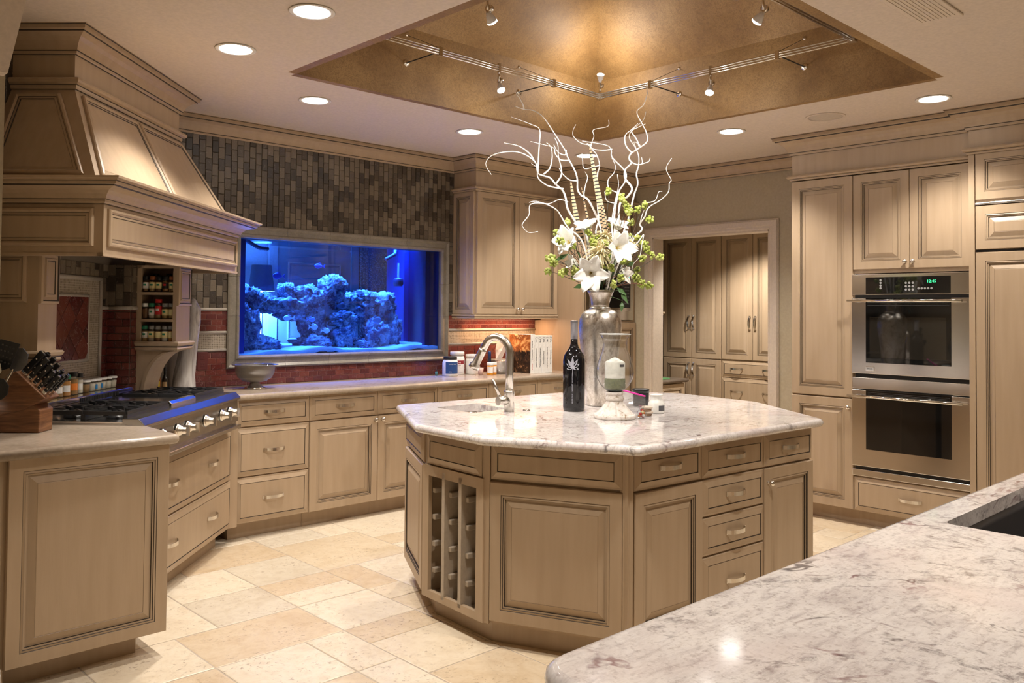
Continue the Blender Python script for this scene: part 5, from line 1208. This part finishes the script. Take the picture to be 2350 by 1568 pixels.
MB().tube([Vector((0,0,.06)),Vector((0,0,.06))+ld_*.075], .024, 20).build('lever_hub', NICK, f_); MB().tube([Vector((0,0,.065))+ld_*.055,Vector((0,0,.175))+ld_*.085+rgt*-.02], [.010,.007], 12).build('lever', NICK, f_)
o = MB().lathe([(.020,0),(.021,.002),(.018,.006),(.011,.006),(.010,.0045),(0,.0045)], 24, (3.248,3.20,CT)).build('air_switch', CHROME); tag(o, 'round chrome push button set in the island top', 'button')
# wine bottle
t = thing('wine_bottle', 'large dark wine bottle with silver palm emblem', 'bottle', (3.446,3.04,CT+.0005), CAMR-.22)
WB = plain('dark_wine_glass', (.006,.006,.008), .04, 0, spec=.6); SILV = plain('silver_print', (.42,.43,.50), .35)
MB().lathe([(.050,0),(.056,.004),(.0585,.02),(.0595,.24),(.0585,.275),(.052,.30),(.036,.325),(.024,.342),(.0195,.36),(.0185,.40)], 40).build('bottle', WB, t)
MB().lathe([(.0195,.385),(.0195,.470),(.0205,.472),(.0205,.482),(.019,.485),(0,.485)], 28).build('capsule', plain('pewter_capsule', (.30,.30,.33), .35, .7), t)
def leaf_print(ang, L, W_, zc):
    mb = MB(); n = 8; pts = []
    for k in range(n+1): s_ = k/n; w2 = W_*math.sin(PI*s_**.8)*.5; pts.append((s_*L, w2))
    left = [(p, q) for p, q in pts]; right = [(p, -q) for p, q in pts[::-1]]
    v = [(x_*math.sin(ang)+y_*math.cos(ang), x_*math.cos(ang)-y_*math.sin(ang)) for x_, y_ in left+right[1:-1]]
    R = .0600; mb.face(mb.add([(R*math.sin(u/R), -R*math.cos(u/R), zc+w_) for u, w_ in v])); return mb
for a, L_2 in ((0,.062),(-.55,.055),(.55,.055),(-1.05,.044),(1.05,.044),(-1.75,.036),(1.75,.036)): leaf_print(a, L_2, .015, .233).build('palm_leaf_print', SILV, t)
MB().tube([(0,-.0600,.233),(0,-.0600,.19)], .0012, 6).build('palm_trunk_print', SILV, t)
wrap_text('SILVER PALM  CABERNET SAUVIGNON', .0095, SILV, t, .0598, .125, 0, True)
# silver vase
mv, nt, N, L, b = nm('antiqued_silver'); setp(b, metal=.92, rough=.28); v = coords(nt, (1,1,.7), 'World'); f = noise(nt, v, 13, 7, .68, .6); g = noise(nt, v, 120, 3)
L.new(mixc(nt, .25, ramp(nt, f, [(.34,(.22,.165,.115)),(.46,(.62,.57,.50)),(.60,(.88,.85,.80))]), ramp(nt, g, [(.35,(.25,.20,.15)),(.65,(.8,.77,.72))])), b.inputs['Base Color']); mr = nt.nodes.new('ShaderNodeMapRange'); mr.inputs[3].default_value = .42; mr.inputs[4].default_value = .2; L.new(f, mr.inputs[0]); L.new(mr.outputs[0], b.inputs['Roughness'])
VX, VY = 3.77, 3.13
t = thing('silver_vase', 'tall antiqued silver vase holding the flowers on the island', 'vase', (VX,VY,CT+.0005))
MB().lathe([(.078,0),(.082,.004),(.088,.10),(.098,.22),(.112,.33),(.122,.41),(.124,.45),(.119,.49),(.104,.523),(.080,.543),(.058,.550)], 48).build('body', mv, t)
MB().lathe([(.056,.546),(.060,.549),(.060,.556),(.054,.560)], 40).build('collar', mv, t)
MB().lathe([(.052,.556),(.051,.575),(.055,.605),(.066,.638),(.079,.657),(.076,.657),(.062,.632),(.050,.60),(.046,.57)], 48).build('neck', mv, t)
# hurricane candle holder
m, nt, N, L, b = nm('chipped_white_paint'); setp(b, rough=.6); f = noise(nt, coords(nt, (1,1,1), 'World'), 28, 6, .7, .8); L.new(ramp(nt, f, [(.36,(.28,.19,.10)),(.42,(.62,.56,.50)),(.6,(.76,.72,.68))]), b.inputs['Base Color'])
t = thing('hurricane_candle_holder', 'glass hurricane lantern on a fluted chipped white pedestal', 'candle holder', (3.367,2.697,CT+.0005), CAMR)
MB().lathe([(.103,0),(.105,.004),(.105,.017),(.100,.021)], 40).build('plinth', m, t)
mb = MB(); n = 64; rows = []
for z, r, fl2 in ((.019,.098,.0),(.024,.094,.10),(.04,.078,.12),(.06,.060,.12),(.078,.046,.10),(.088,.040,.0)):
    rows.append(mb.add([((r*(1-fl2*.6*(abs(math.sin(8*PI*i/n))<.35))*math.cos(2*PI*i/n)), r*(1-fl2*.6*(abs(math.sin(8*PI*i/n))<.35))*math.sin(2*PI*i/n), z) for i in range(n)]))
for a, b2 in zip(rows, rows[1:]):
    for i in range(n): mb.face([a[i],a[(i+1)%n],b2[(i+1)%n],b2[i]])
mb.face(rows[-1]); mb.build('fluted_foot', m, t)
MB().lathe([(.038,.086),(.046,.092),(.047,.102),(.040,.110),(.040,.118),(.046,.122),(.046,.132),(0,.133)], 36).build('pedestal_neck', m, t)
HG = make_glass('hurricane_glass', (.93,.95,.945), 0, .08, .14)
MB().lathe([(.0,.1335),(.030,.134),(.048,.142),(.072,.165),(.090,.20),(.095,.228),(.090,.265),(.076,.31),(.064,.345),(.060,.37),(.064,.395),(.078,.421)], 48).build('glass_shade', HG, t)
MB().tube([(.078*math.cos(2*PI*k/40),.078*math.sin(2*PI*k/40),.421) for k in range(41)], .0022, 6).build('glass_rim', plain('glass_rim_tint', (.72,.75,.74), .08), t); MB().lathe([(0,.1345),(.034,.135),(.046,.141),(.040,.146),(0,.146)], 32).build('glass_base', plain('bottle_green_glass', (.03,.05,.045), .06), t)
o = thing('pillar_candle', 'white pillar candle with moss inside the hurricane glass', 'candle', (3.367,2.697,CT+.1475), CAMR)
MB().lathe([(.050,0),(.052,.004),(.052,.048),(.050,.052),(0,.052)], 32).build('moss', make_stone('green_moss', [(.03,.045,.012),(.09,.11,.03),(.16,.17,.06)], .95, 90), o)
MB().lathe([(.049,.052),(.050,.056),(.050,.13),(.045,.137),(.02,.150),(.006,.156),(0,.156)], 32).build('wax', plain('ivory_wax', (.82,.80,.74), .5), o)
band(MB(), .0505, .112, .124, .35, .95).build('paper_label', DGREY, o)
# jars, bag and biscuits behind it
t = thing('white_candle_jar', 'white glass candle jar with grey label', 'candle', (3.715,2.697,CT+.0005), CAMR); MB().lathe([(.040,0),(.044,.004),(.044,.045),(.038,.062),(.031,.070),(.031,.090),(.036,.094),(.036,.098),(.029,.098),(.029,.075),(0,.074)], 32).build('jar', plain('milk_glass', (.82,.82,.78), .12), t); band(MB(), .0442, .014, .042, .1, 1.1).build('paper_label', DGREY, t)
t = thing('black_jar', 'black round jar behind the plastic bag', 'jar', (3.93,2.96,CT+.0005)); MB().lathe([(.044,0),(.046,.004),(.046,.075),(.044,.078)], 28).build('jar', plain('smoked_jar', (.03,.03,.035), .12), t); MB().lathe([(.048,.076),(.048,.094),(.045,.097),(0,.097)], 28).build('lid', BLACK, t)
mb = MB(); pl2 = []
o = thing('zip_bag', 'crumpled clear plastic zip bag with a pink seal', 'bag', (3.63,2.84,CT+.0005), CAMR+.0)
g = 9
for side in (0,1):
    V = []
    for j in range(g+1):
        for i in range(g+1):
            u, v2 = i/g, j/g; x_ = -.10+.21*u; z_ = v2*(.135-.055*u); th = (.030*(1-v2)**1.2+.002)*(1 if side else -1)
            V.append((x_, th+.010*mnoise.noise(Vector((u*4+side*7,v2*4,3)))*(1-v2*.6), z_+.001))
    ii = mb.add(V)
    for j in range(g):
        for i in range(g): a = j*(g+1)+i; mb.face([ii[a],ii[a+1],ii[a+g+2],ii[a+g+1]], 0, False)
BAGM = make_glass('clear_plastic_film', (.90,.91,.92), .08, .10); mb.build('film', BAGM, o)
MB().tube([(-.10,0,.137),(.11,0,.082)], .0045, 8).build('zip_seal', plain('hot_pink_plastic', (.85,.05,.42), .35), o)
for k in range(4):
    o = MB().lathe([(.026,0),(.029,.004),(.029,.008),(.025,.012),(0,.0125)], 20, (3.575+.004*math.sin(k*2),2.655+.003*math.cos(k*3),CT+.0005+k*.0122)).build('sandwich_biscuit', plain('iced_biscuit', (.62,.52,.42), .6) if k % 2 else plain('choc_biscuit', (.30,.19,.12), .6)); tag(o, 'round biscuit in the small stack beside the candle jar', 'biscuit', 'stacked biscuits on the island')
t = thing('treat_bag', 'small clear bag of candy tied beside the pedestal', 'bag', (3.468,2.607,CT+.0005)); MB().lathe([(.022,0),(.026,.012),(.024,.03),(.012,.045),(.016,.062)], 10).build('film', BAGM, t)
cc = [REDP, ORG, WHITE, YEL]
for k in range(9): MB().ball((.011*math.cos(k*2.4),.011*math.sin(k*2.4),.008+.0035*k), .0075, 8, 6).build('candy', cc[k % 4], t)
# ---------------------------------------------------------------- knife block and utensils
mw_, nt, N, L, b = nm('walnut_block'); setp(b, rough=.35); f = noise(nt, coords(nt, (2,2,18), 'Object', (0,.9,0)), 4, 5, .6, .6); L.new(ramp(nt, f, [(.3,(.10,.040,.016)),(.55,(.20,.085,.034)),(.75,(.30,.14,.06))]), b.inputs['Base Color'])
t = thing('knife_block', 'walnut knife block full of black-handled knives', 'knife block', (*S(3.575,2.125),CT+.0005), CAMR)
def slab_y(mb, poly, y0, y1):
    if area2(poly) > 0: poly = poly[::-1]
    a = mb.add([(p[0],y0,p[1]) for p in poly]); b2 = mb.add([(p[0],y1,p[1]) for p in poly]); n = len(poly); mb.face(a); mb.face(b2[::-1])
    for i in range(n): mb.face([a[i],b2[i],b2[(i+1)%n],a[(i+1)%n]])
    return mb
bevel(slab_y(MB(), [(-.20,0),(.10,0),(.102,.095),(.06,.13),(-.20,.02)], -.055, .055).build('foot', mw_, t), .004)
bevel(slab_y(MB(), [(-.22,.03),(.045,.10),(.128,.145),(0,.262),(-.16,.155)], -.06, .06).build('block', mw_, t), .004)
fd2 = Vector((-.128,0,.117)).normalized(); kn = Vector((.675,0,.738)).normalized()
def knife(pos, y, L2, w, label):
    k = thing('knife', label, 'knife', (0,0,0), 0, 'knives in the walnut block'); M0 = Matrix.Translation(Vector((*S(3.575,2.125),CT)))@Matrix.Rotation(CAMR,4,'Z')
    base = Vector((.128,0,.145))+fd2*pos+Vector((0,y,0)); rot = Matrix((( fd2.x,0,kn.x,0),(fd2.y,1,kn.y,0),(fd2.z,0,kn.z,0),(0,0,0,1)))
    k.matrix_world = M0@Matrix.Translation(base)@rot
    bevel(MB().box(-w/2,w/2,-.007,.007,-.002,.016).build('bolster', CHROME, k), .002)
    bevel(slab_y(MB(), [(-w/2,.014),(w/2,.014),(w/2*.9,L2*.5),(w/2,L2),(-w/2*1.1,L2),(-w/2*.9,L2*.5)], -.0075, .0075).build('handle', BLACK, k), .003)
    MB().box(-w/2*.5,w/2*.5,-.0045,.0045,L2-.001,L2+.004).build('end_cap', CHROME, k)
    for q in (.3,.7): MB().lathe([(.003,0),(.003,.0165),(0,.0165)], 10, (0,.0082,L2*q), ax=(0,-1,0)).build('rivet', CHROME, k)
ks = [(.150,-.035,.125,.030,'widest cleaver-like knife handle in the walnut block'),(.150,.02,.115,.022,'second large knife handle in the walnut block'),(.118,-.035,.118,.022,'upper front knife handle in the walnut block'),(.118,.02,.118,.022,'upper rear knife handle in the walnut block'),(.088,-.035,.11,.020,'middle front knife handle in the walnut block'),(.088,.02,.112,.020,'middle rear knife handle in the walnut block'),(.058,-.04,.10,.017,'lower front steak knife handle in the walnut block'),(.058,-.005,.10,.017,'lower centre steak knife handle in the walnut block'),(.058,.03,.10,.017,'lower rear steak knife handle in the walnut block'),(.028,-.04,.10,.017,'lowest front steak knife handle in the walnut block'),(.028,-.005,.10,.017,'lowest centre steak knife handle in the walnut block'),(.028,.03,.10,.017,'lowest rear steak knife handle in the walnut block')]
for q in ks: knife(*q)
CRK = S(3.455,2.235); cr = thing('utensil_crock', 'steel utensil crock beside the knife block', 'crock', (*CRK,CT+.0005)); MB().lathe([(.050,0),(.052,.004),(.052,.135),(.048,.135),(.047,.008),(0,.008)], 28).build('crock', STEEL, cr)
def utensil(name, label, tip, head, mat, bend=0):
    u = thing(name, label, 'utensil', (*CRK,CT+.012), CAMR); P0_ = Vector((0,0,0)); P1_ = Vector(tip)
    d = (P1_-P0_).normalized(); MB().tube([P0_, P0_.lerp(P1_, .72)], .005, 8).build('handle', CHROME if mat is not BLACK else BLACK, u)
    c = P0_.lerp(P1_, .70); ex = d; ey = Vector((0,1,0)).cross(ex).normalized(); mb = MB()
    a = mb.add([c+ex*x_+ey*y_+Vector((0,-.002-bend*((x_*9)**2)*.02,0)) for x_, y_ in head]); b2 = mb.add([c+ex*x_+ey*y_+Vector((0,.002-bend*((x_*9)**2)*.02,0)) for x_, y_ in head]); mb.face(a); mb.face(b2[::-1]); n = len(head)
    for i in range(n): mb.face([a[i],b2[i],b2[(i+1)%n],a[(i+1)%n]])
    mb.build('head', mat, u); return u, c, ex, ey
u, c, ex, ey = utensil('slotted_turner', 'black slotted turner in the utensil crock', (.13,-.02,.37), [(0,-.008),(.02,-.035),(.12,-.042),(.128,.042),(.02,.035),(0,.008)], BLACK)
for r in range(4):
    for q in range(4): MB().ball(c+ex*(.035+r*.022)+ey*(-.024+q*.016)+Vector((0,-.0015,0)), .0045, 8, 5, sq=(1,1,1)).build('slot', plain('slot_shade', (.05,.05,.05), .9), u)  # solid dots; their dark grey paints the shade in the open slots
utensil('ladle', 'clear grey ladle head in the utensil crock', (.17,.03,.36), [(0,-.008),(.015,-.03),(.05,-.042),(.09,-.03),(.105,0),(.09,.03),(.05,.042),(.015,.03),(0,.008)], plain('grey_nylon', (.10,.10,.10), .25), .5)
utensil('serving_spoon', 'steel serving spoon in the utensil crock', (.10,-.05,.31), [(0,-.006),(.015,-.02),(.05,-.03),(.08,-.02),(.088,0),(.08,.02),(.05,.03),(.015,.02),(0,.006)], CHROME, .5)
utensil('black_spoon', 'black nylon spoon drooping over the crock rim', (.125,-.06,.20), [(0,-.006),(.015,-.025),(.05,-.038),(.09,-.03),(.105,0),(.09,.03),(.05,.038),(.015,.025),(0,.006)], BLACK, .5)
# ================================================================ flower arrangement (drawn in a local plane at the vase, 401.5 units to the metre)
VB = Vector((VX,VY,CT)); RT = Vector((math.cos(YAW),-math.sin(YAW),0)); FW = Vector((math.sin(YAW),math.cos(YAW),0))
def A(a, b, w=0): return VB+RT*((a-1372)/401.5)+Vector((0,0,(930-b)/401.5))+FW*w
def smooth(pts, n=5):
    out = []; k = len(pts)
    for i in range(k-1):
        p0, p1, p2, p3 = pts[max(i-1,0)], pts[i], pts[i+1], pts[min(i+2,k-1)]
        for j in range(n):
            t = j/n; out.append(.5*((2*p1)+(p2-p0)*t+(2*p0-5*p1+4*p2-p3)*t*t+(3*p1-p0-3*p2+p3)*t**3))
    out.append(pts[-1]); return out
WILL = plain('white_willow_bark', (.88,.86,.84), .5); rnd = random.Random(5)
WLAB = ['willow branch with a long drooping tip in front of the wall cabinet crown', 'thick willow branch forking up beside the lit track spotlight', 'slim upright willow branch with a hooked tip under the tray corner', 'willow branch with a tip bent sideways across the longest feather', 'tallest willow branch reaching up to the track rail', 'twisted willow branch with short side shoots near the tallest one', 'willow branch arching out over the cased doorway', 'low willow branch curling down in front of the wall cabinet doors', 'short willow branch among the berries above the microwave', 'short upright willow branch rising through the bouquet centre']
WI = [0]
def branch(main, twigs, r0, w0, w1, root=True):
    mb = MB(); n = len(main)
    pts = [A(a, b, w0+(w1-w0)*i/(n-1)+.02*math.sin(i*1.7+r0*900)) for i, (a, b) in enumerate(main)]
    if root: pts = [A(1372+(main[0][0]-1372)*.25, 700, w0*.2)]+pts
    P = smooth(pts); mb.tube(P, [max(.0019, r0*1.08*(1-.78*i/len(P))) for i in range(len(P))], 7)
    for tw in twigs:
        k = len(tw); w_ = w0+(w1-w0)*.6; q = smooth([A(a, b, w_+.03*math.sin(i+k)) for i, (a, b) in enumerate(tw)]); mb.tube(q, [max(.0017, r0*.65*(1-.7*i/len(q))) for i in range(len(q))], 6)
    o = mb.build('willow_branch', WILL); lab_ = 'white '+WLAB[WI[0]]; WI[0] += 1; tag(o, lab_, 'branch', 'willow branches in the vase')
branch([(1340,545),(1321,519),(1298,487),(1292,472),(1290,453),(1283,438),(1266,426),(1254,412),(1238,405),(1225,400),(1216,375),(1177,354),(1126,359),(1106,382),(1119,409)], [[(1225,400),(1226,384),(1228,340),(1229,301),(1210,291),(1163,275)],[(1216,375),(1206,359),(1181,340),(1148,331)],[(1238,405),(1252,390),(1258,365),(1256,340),(1245,330)],[(1266,426),(1279,405),(1279,385),(1272,360),(1270,338),(1262,322)],[(1283,438),(1248,430),(1226,410),(1224,388),(1210,378)]], .0072, 0, -.10)
branch([(1378,545),(1373,513),(1362,487),(1344,456),(1329,444),(1321,429),(1319,407),(1313,387),(1298,355),(1292,340),(1265,301),(1239,262),(1216,244),(1194,243),(1173,238)], [[(1194,243),(1189,230),(1174,207)],[(1298,365),(1280,362),(1268,345),(1262,330),(1210,318)],[(1292,340),(1290,352),(1275,345),(1265,325)],[(1319,412),(1300,410),(1285,395),(1278,380)],[(1344,456),(1335,445),(1340,420),(1345,400),(1338,388)]], .0068, .05, .06)
branch([(1365,540),(1372,500),(1369,440),(1369,393),(1373,371),(1367,344),(1354,324),(1360,302),(1359,286),(1394,275),(1396,260)], [[(1373,371),(1338,380),(1334,360),(1333,340)],[(1354,324),(1330,318),(1313,300),(1312,285),(1318,272)]], .0050, .10, .12)
branch([(1400,545),(1402,500),(1412,442),(1425,418),(1427,393),(1399,358),(1396,342),(1383,331),(1329,320)], [[(1396,342),(1375,345),(1352,340),(1340,325)],[(1412,442),(1392,430),(1390,410),(1402,395),(1404,380),(1395,362)]], .0058, -.04, .02)
branch([(1408,545),(1416,467),(1432,451),(1441,433),(1427,410),(1427,389),(1439,375),(1434,367),(1438,353),(1456,340),(1474,326),(1472,304),(1465,284),(1451,257),(1465,242),(1476,206),(1472,192)], [[(1438,353),(1426,335),(1426,310),(1441,295),(1455,282)],[(1439,375),(1450,380),(1463,376),(1464,360)],[(1456,340),(1450,320),(1441,300),(1455,290),(1472,283)]], .0066, -.02, -.06)
branch([(1425,540),(1440,500),(1454,442),(1461,416),(1458,393),(1465,371),(1465,349),(1456,331),(1442,304),(1454,282),(1475,264),(1481,244)], [[(1465,371),(1478,367),(1488,362),(1493,352)],[(1456,331),(1452,318),(1465,322),(1473,326)]], .0056, .06, .10)
branch([(1440,560),(1466,527),(1463,513),(1473,496),(1477,482),(1488,470),(1512,455),(1528,438),(1531,417),(1538,406),(1526,381),(1537,358)], [[(1473,464),(1496,459),(1506,438),(1516,435)],[(1463,513),(1468,490),(1473,478)]], .0052, -.02, .04)
branch([(1330,565),(1295,527),(1280,501),(1267,485),(1238,473),(1208,475),(1205,498),(1191,518),(1191,528),(1204,539),(1225,537)], [[(1292,470),(1273,464),(1249,472),(1220,466),(1205,470)]], .0046, -.06, -.14)
branch([(1412,600),(1450,560),(1466,540),(1462,562),(1455,590),(1440,610),(1438,640)], [], .0040, -.08, -.10); branch([(1395,600),(1392,520),(1400,470),(1408,430),(1404,405)], [[(1400,470),(1380,465),(1375,445)]], .0045, -.10, -.08)
# pheasant feathers
m, nt, N, L, b = nm('barred_feather'); setp(b, rough=.7); uvn = nt.nodes.new('ShaderNodeTexCoord'); wv = nt.nodes.new('ShaderNodeTexWave'); wv.bands_direction = 'Y'; wv.inputs['Scale'].default_value = 1.7; wv.inputs['Distortion'].default_value = 1.5; nt.links.new(uvn.outputs['UV'], wv.inputs['Vector']); L.new(ramp(nt, wv.outputs[0], [(.22,(.02,.018,.015)),(.34,(.72,.56,.38)),(.8,(.62,.42,.25))]), b.inputs['Base Color'])
def feather(a0, b0, a1, b1, wd, w, label):
    p, q = A(a0,b0,w), A(a1,b1,w+.02); d = q-p; L_3 = d.length; d.normalize(); sd = d.cross(FW).normalized(); n = 16; mb = MB(); rows = []
    for i in range(n+1):
        s_ = i/n; ww = wd*(1-s_)**.55*.5+.0008; c = p+d*L_3*s_+sd*.012*math.sin(s_*2)
        rows.append(mb.add([c-sd*ww+FW*.004, c-FW*.002, c+sd*ww+FW*.004, c+FW*.005]))
    for x_, y_ in zip(rows, rows[1:]):
        for k in range(4): mb.face([x_[k],x_[(k+1)%4],y_[(k+1)%4],y_[k]])
    me = mb.mesh('pheasant_feather', m); uv = me.uv_layers.new(name='UVMap')
    for l in me.loops: v = me.vertices[l.vertex_index].co-p; uv.data[l.index].uv = (v.dot(sd)*12, v.dot(d)*9)
    o = link('pheasant_feather', me); tag(o, label, 'feather', 'pheasant feathers in the vase')
feather(1390,560,1350,325,.046,-.01,'longest barred pheasant feather in the vase'); feather(1330,560,1308,408,.038,.02,'barred pheasant feather leaning left in the vase'); feather(1362,570,1334,425,.016,.03,'thin barred pheasant feather in the vase'); feather(1395,580,1378,470,.030,-.03,'short barred pheasant feather in front of the longest one')
# lilies
PET = plain('white_petal', (.84,.83,.77), .5, sheen=.2); PETC = plain('cream_petal', (.84,.74,.46), .5); STAM = plain('yellow_stamen', (.70,.50,.06), .6); STEM = plain('dark_stem', (.05,.045,.03), .7); LEAFM = plain('green_leaf', (.07,.15,.045), .45)
def petal(mb, c, ax, rad, L_4, wd, curl):
    n, k = 7, 4; side = ax.cross(rad).normalized(); rows = []
    for i in range(n+1):
        s_ = i/n; ww = wd*math.sin(PI*(.10+.88*s_)**.85)**.8*.5+.0006; c0 = c+(ax*math.cos(curl*s_)+rad*math.sin(.35+curl*s_))*L_4*s_
        rows.append(mb.add([c0+side*ww*(-1+2*j/k)+ax*(abs(-1+2*j/k)**2)*wd*.10 for j in range(k+1)]))
    for a, b2 in zip(rows, rows[1:]):
        for j in range(k): mb.face([a[j],a[j+1],b2[j+1],b2[j]], 0, True)
def lily(a, b, w, ax, size, label, mat=PET, n=6, curl=1.15, seed=0):
    c = A(a,b,w); ax = Vector(ax).normalized(); t = thing('lily', label, 'flower', c); r_ = random.Random(seed+int(a))
    u = ax.cross(Vector((0,0,1)));
    if u.length < .1: u = Vector((1,0,0))
    u.normalize(); v = ax.cross(u)
    for i in range(n):
        an = 2*PI*i/n+r_.uniform(-.2,.2); mb = MB(); petal(mb, Vector((0,0,0)), ax, u*math.cos(an)+v*math.sin(an), size*1.15*r_.uniform(.85,1.1), size*r_.uniform(.80,1.0), curl*r_.uniform(.6,1.0)); o = mb.build('petal', mat, t); s_ = o.modifiers.new('thick','SOLIDIFY'); s_.thickness = .0012
    mb = MB()
    for i in range(5): an = 2*PI*i/5; mb.tube([Vector((0,0,0)), ax*size*.5+(u*math.cos(an)+v*math.sin(an))*size*.10], .0012, 5)
    mb.build('stamens', STAM, t)
    tgt = A(1372,672,0)-c; mb = MB(); mb.tube(smooth([Vector((0,0,0)), -ax*.04, tgt*.55, tgt]), .0025, 6); mb.build('stem', LEAFM, t)
C_ = -FW; U_ = Vector((0,0,1))
lily(1302,565,-.10,C_*.6-RT*.6+U_*.35,.085,'large white lily on the left of the bouquet',seed=1); lily(1345,628,-.13,C_*.9-RT*.15-U_*.15,.095,'large open white lily low at the front',seed=2); lily(1316,612,-.10,C_*.3-RT*.8+U_*.3,.055,'half-closed white lily bud left of the open lily',curl=.5,seed=3)
lily(1398,575,-.14,C_*.85+RT*.35+U_*.1,.090,'large white lily in the middle of the bouquet',seed=4); lily(1340,532,-.04,C_*.5-RT*.3+U_*.8,.065,'white lily at the top left of the bouquet',seed=5); lily(1405,528,-.02,C_*.5+RT*.2+U_*.8,.070,'white lily at the top right of the bouquet',seed=6); lily(1412,630,-.05,C_*.6+RT*.7,.060,'white lily low on the right of the bouquet',curl=.7,seed=7); lily(1286,543,-.08,-RT+U_*.4,.035,'closed white bud far left of the bouquet',curl=.2,seed=8); lily(1432,560,.02,C_*.4+RT*.8+U_*.2,.055,'white lily behind the berries on the right',seed=9)
def mum(a, b, w, size, label, mat):
    c = A(a,b,w); t = thing('chrysanthemum', label, 'flower', c); r_ = random.Random(int(a)); mb = MB()
    for i in range(70):
        d = Vector((r_.gauss(0,1),r_.gauss(0,1),r_.gauss(0,1))).normalized(); d = (d+C_*.5).normalized(); sd = d.cross(U_).normalized()
        mb.tube(smooth([Vector((0,0,0)), d*size*.55+U_*size*.1, d*size+U_*-size*.15+sd*size*.15], 4), [.004,.0045,.005,.005,.005,.004,.004,.003,.002], 5, flat=.4)
    mb.build('petals', mat, t)
    tgt = A(1372,672,0)-c; MB().tube([Vector((0,0,0)), tgt*.5+C_*.01, tgt], .0025, 6).build('stem', LEAFM, t)
mum(1362,585,-.12,.092,'large cream spider chrysanthemum in the bouquet',PETC); mum(1440,565,-.02,.05,'small cream spider chrysanthemum on the right',PETC); mum(1378,548,-.06,.065,'cream chrysanthemum behind the lilies',PETC)
# green berry sprays on dark twigs
BER = plain('green_hypericum_berry', (.29,.35,.05), .5); BER2 = plain('pale_green_berry', (.42,.46,.12), .5); RIB = plain('russet_twig', (.22,.07,.03), .6)
BUNCH = []
for v_ in range(4):
    r_ = random.Random(40+v_); mb = MB()
    for i in range(17):
        d = Vector((r_.gauss(0,1),r_.gauss(0,1),r_.gauss(0,1))).normalized()*r_.uniform(.012,.028); mb.ball(d, r_.uniform(.009,.0125), 8, 6, m=i % 2)
    BUNCH.append(mb.mesh('berries', [BER,BER2]))
spots_ = [(1268,535,'far left'),(1294,512,'left'),(1275,558,'left'),(1303,568,'left'),(1250,597,'far left'),(1263,590,'far left'),(1262,606,'far left'),(1252,625,'far left'),(1277,630,'left'),(1290,624,'left'),(1310,637,'left'),(1308,622,'left'),(1336,615,'front'),(1340,537,'front'),(1358,548,'front'),(1348,560,'front'),(1377,563,'front'),(1385,592,'front'),(1369,617,'front'),(1390,617,'front'),(1395,655,'front'),(1411,640,'front'),(1388,515,'centre'),(1391,437,'upper right'),(1418,450,'upper right'),(1420,462,'upper right'),(1430,475,'upper right'),(1433,488,'upper right'),(1472,470,'upper right'),(1460,478,'upper right'),(1446,508,'right'),(1486,502,'far right'),(1440,540,'right'),(1455,545,'right'),(1470,560,'right'),(1480,572,'far right'),(1490,585,'far right'),(1505,590,'far right'),(1467,592,'right'),(1438,600,'right'),(1420,600,'right'),(1460,617,'right'),(1455,632,'right'),(1462,640,'right'),(1468,652,'far right'),(1485,655,'far right')]
for i, (a, b, wh) in enumerate(spots_):
    w_ = rnd.uniform(-.16,-.04) if wh in ('front','left') else rnd.uniform(-.10,.06)
    c = A(a,b,w_); t = thing('berry_sprig', 'sprig of yellow-green berries in the vase bouquet', 'berries', c, group='berry sprigs in the bouquet')
    o = link('berries', BUNCH[i % 4], t); o.scale = (.82,)*3; o.rotation_euler = (rnd.random()*6,rnd.random()*6,rnd.random()*6)
    tgt = A(1372+rnd.uniform(-14,14),672,rnd.uniform(-.02,.02))-c; mid = tgt*.45+Vector((0,0,rnd.uniform(.0,.05)))+RT*rnd.uniform(-.03,.03)
    MB().tube(smooth([Vector((0,0,0)), tgt*.12+U_*.01, mid, tgt]), [.0012]*6+[.0018]*10, 5).build('twig', RIB if i % 3 == 0 else STEM, t)
# dark moss twigs filling the bouquet
for i in range(40):
    a1 = rnd.uniform(1290,1470); b1 = rnd.uniform(520,640); w_ = rnd.uniform(-.10,.08)
    pts = smooth([A(1372+rnd.uniform(-18,18),690,rnd.uniform(-.02,.02)), A(1372+(a1-1372)*.35,640,w_*.5), A(1372+(a1-1372)*.8+rnd.uniform(-12,12),(b1+640)/2,w_), A(a1,b1,w_), A(a1+rnd.uniform(-15,15),b1+rnd.uniform(-6,16),w_)])
    o = MB().tube(pts, [.0022*(1-.5*k/len(pts)) for k in range(len(pts))], 5).build('dark_twig', STEM); tag(o, 'dark mossy twig curling through the bouquet', 'twig', 'dark twigs in the bouquet')
for i, (a, b, da, db) in enumerate(((1412,665,18,34),(1404,660,22,18),(1418,690,-4,26),(1296,585,-34,18),(1430,612,14,-10),(1365,612,-16,14),(1330,655,-24,8))):
    p, q = A(a,b,-.09), A(a+da,b+db,-.11); d = q-p; sd = d.cross(FW).normalized()*.014; mb = MB(); i0 = mb.add([p, p+d*.45+sd+C_*.004, q, p+d*.45-sd+C_*.004]); i1 = mb.add([v+FW*.0012 for v in (p, p+d*.45+sd+C_*.004, q, p+d*.45-sd+C_*.004)])
    mb.face(i0); mb.face(i1[::-1])
    for k in range(4): mb.face([i0[k],i1[k],i1[(k+1)%4],i0[(k+1)%4]])
    mb.tube([p, A(1378,675,-.02)], .0018, 5)
    o = mb.build('lily_leaf', LEAFM); tag(o, 'green leaf hanging at the rim of the silver vase', 'leaf', 'green leaves of the bouquet')
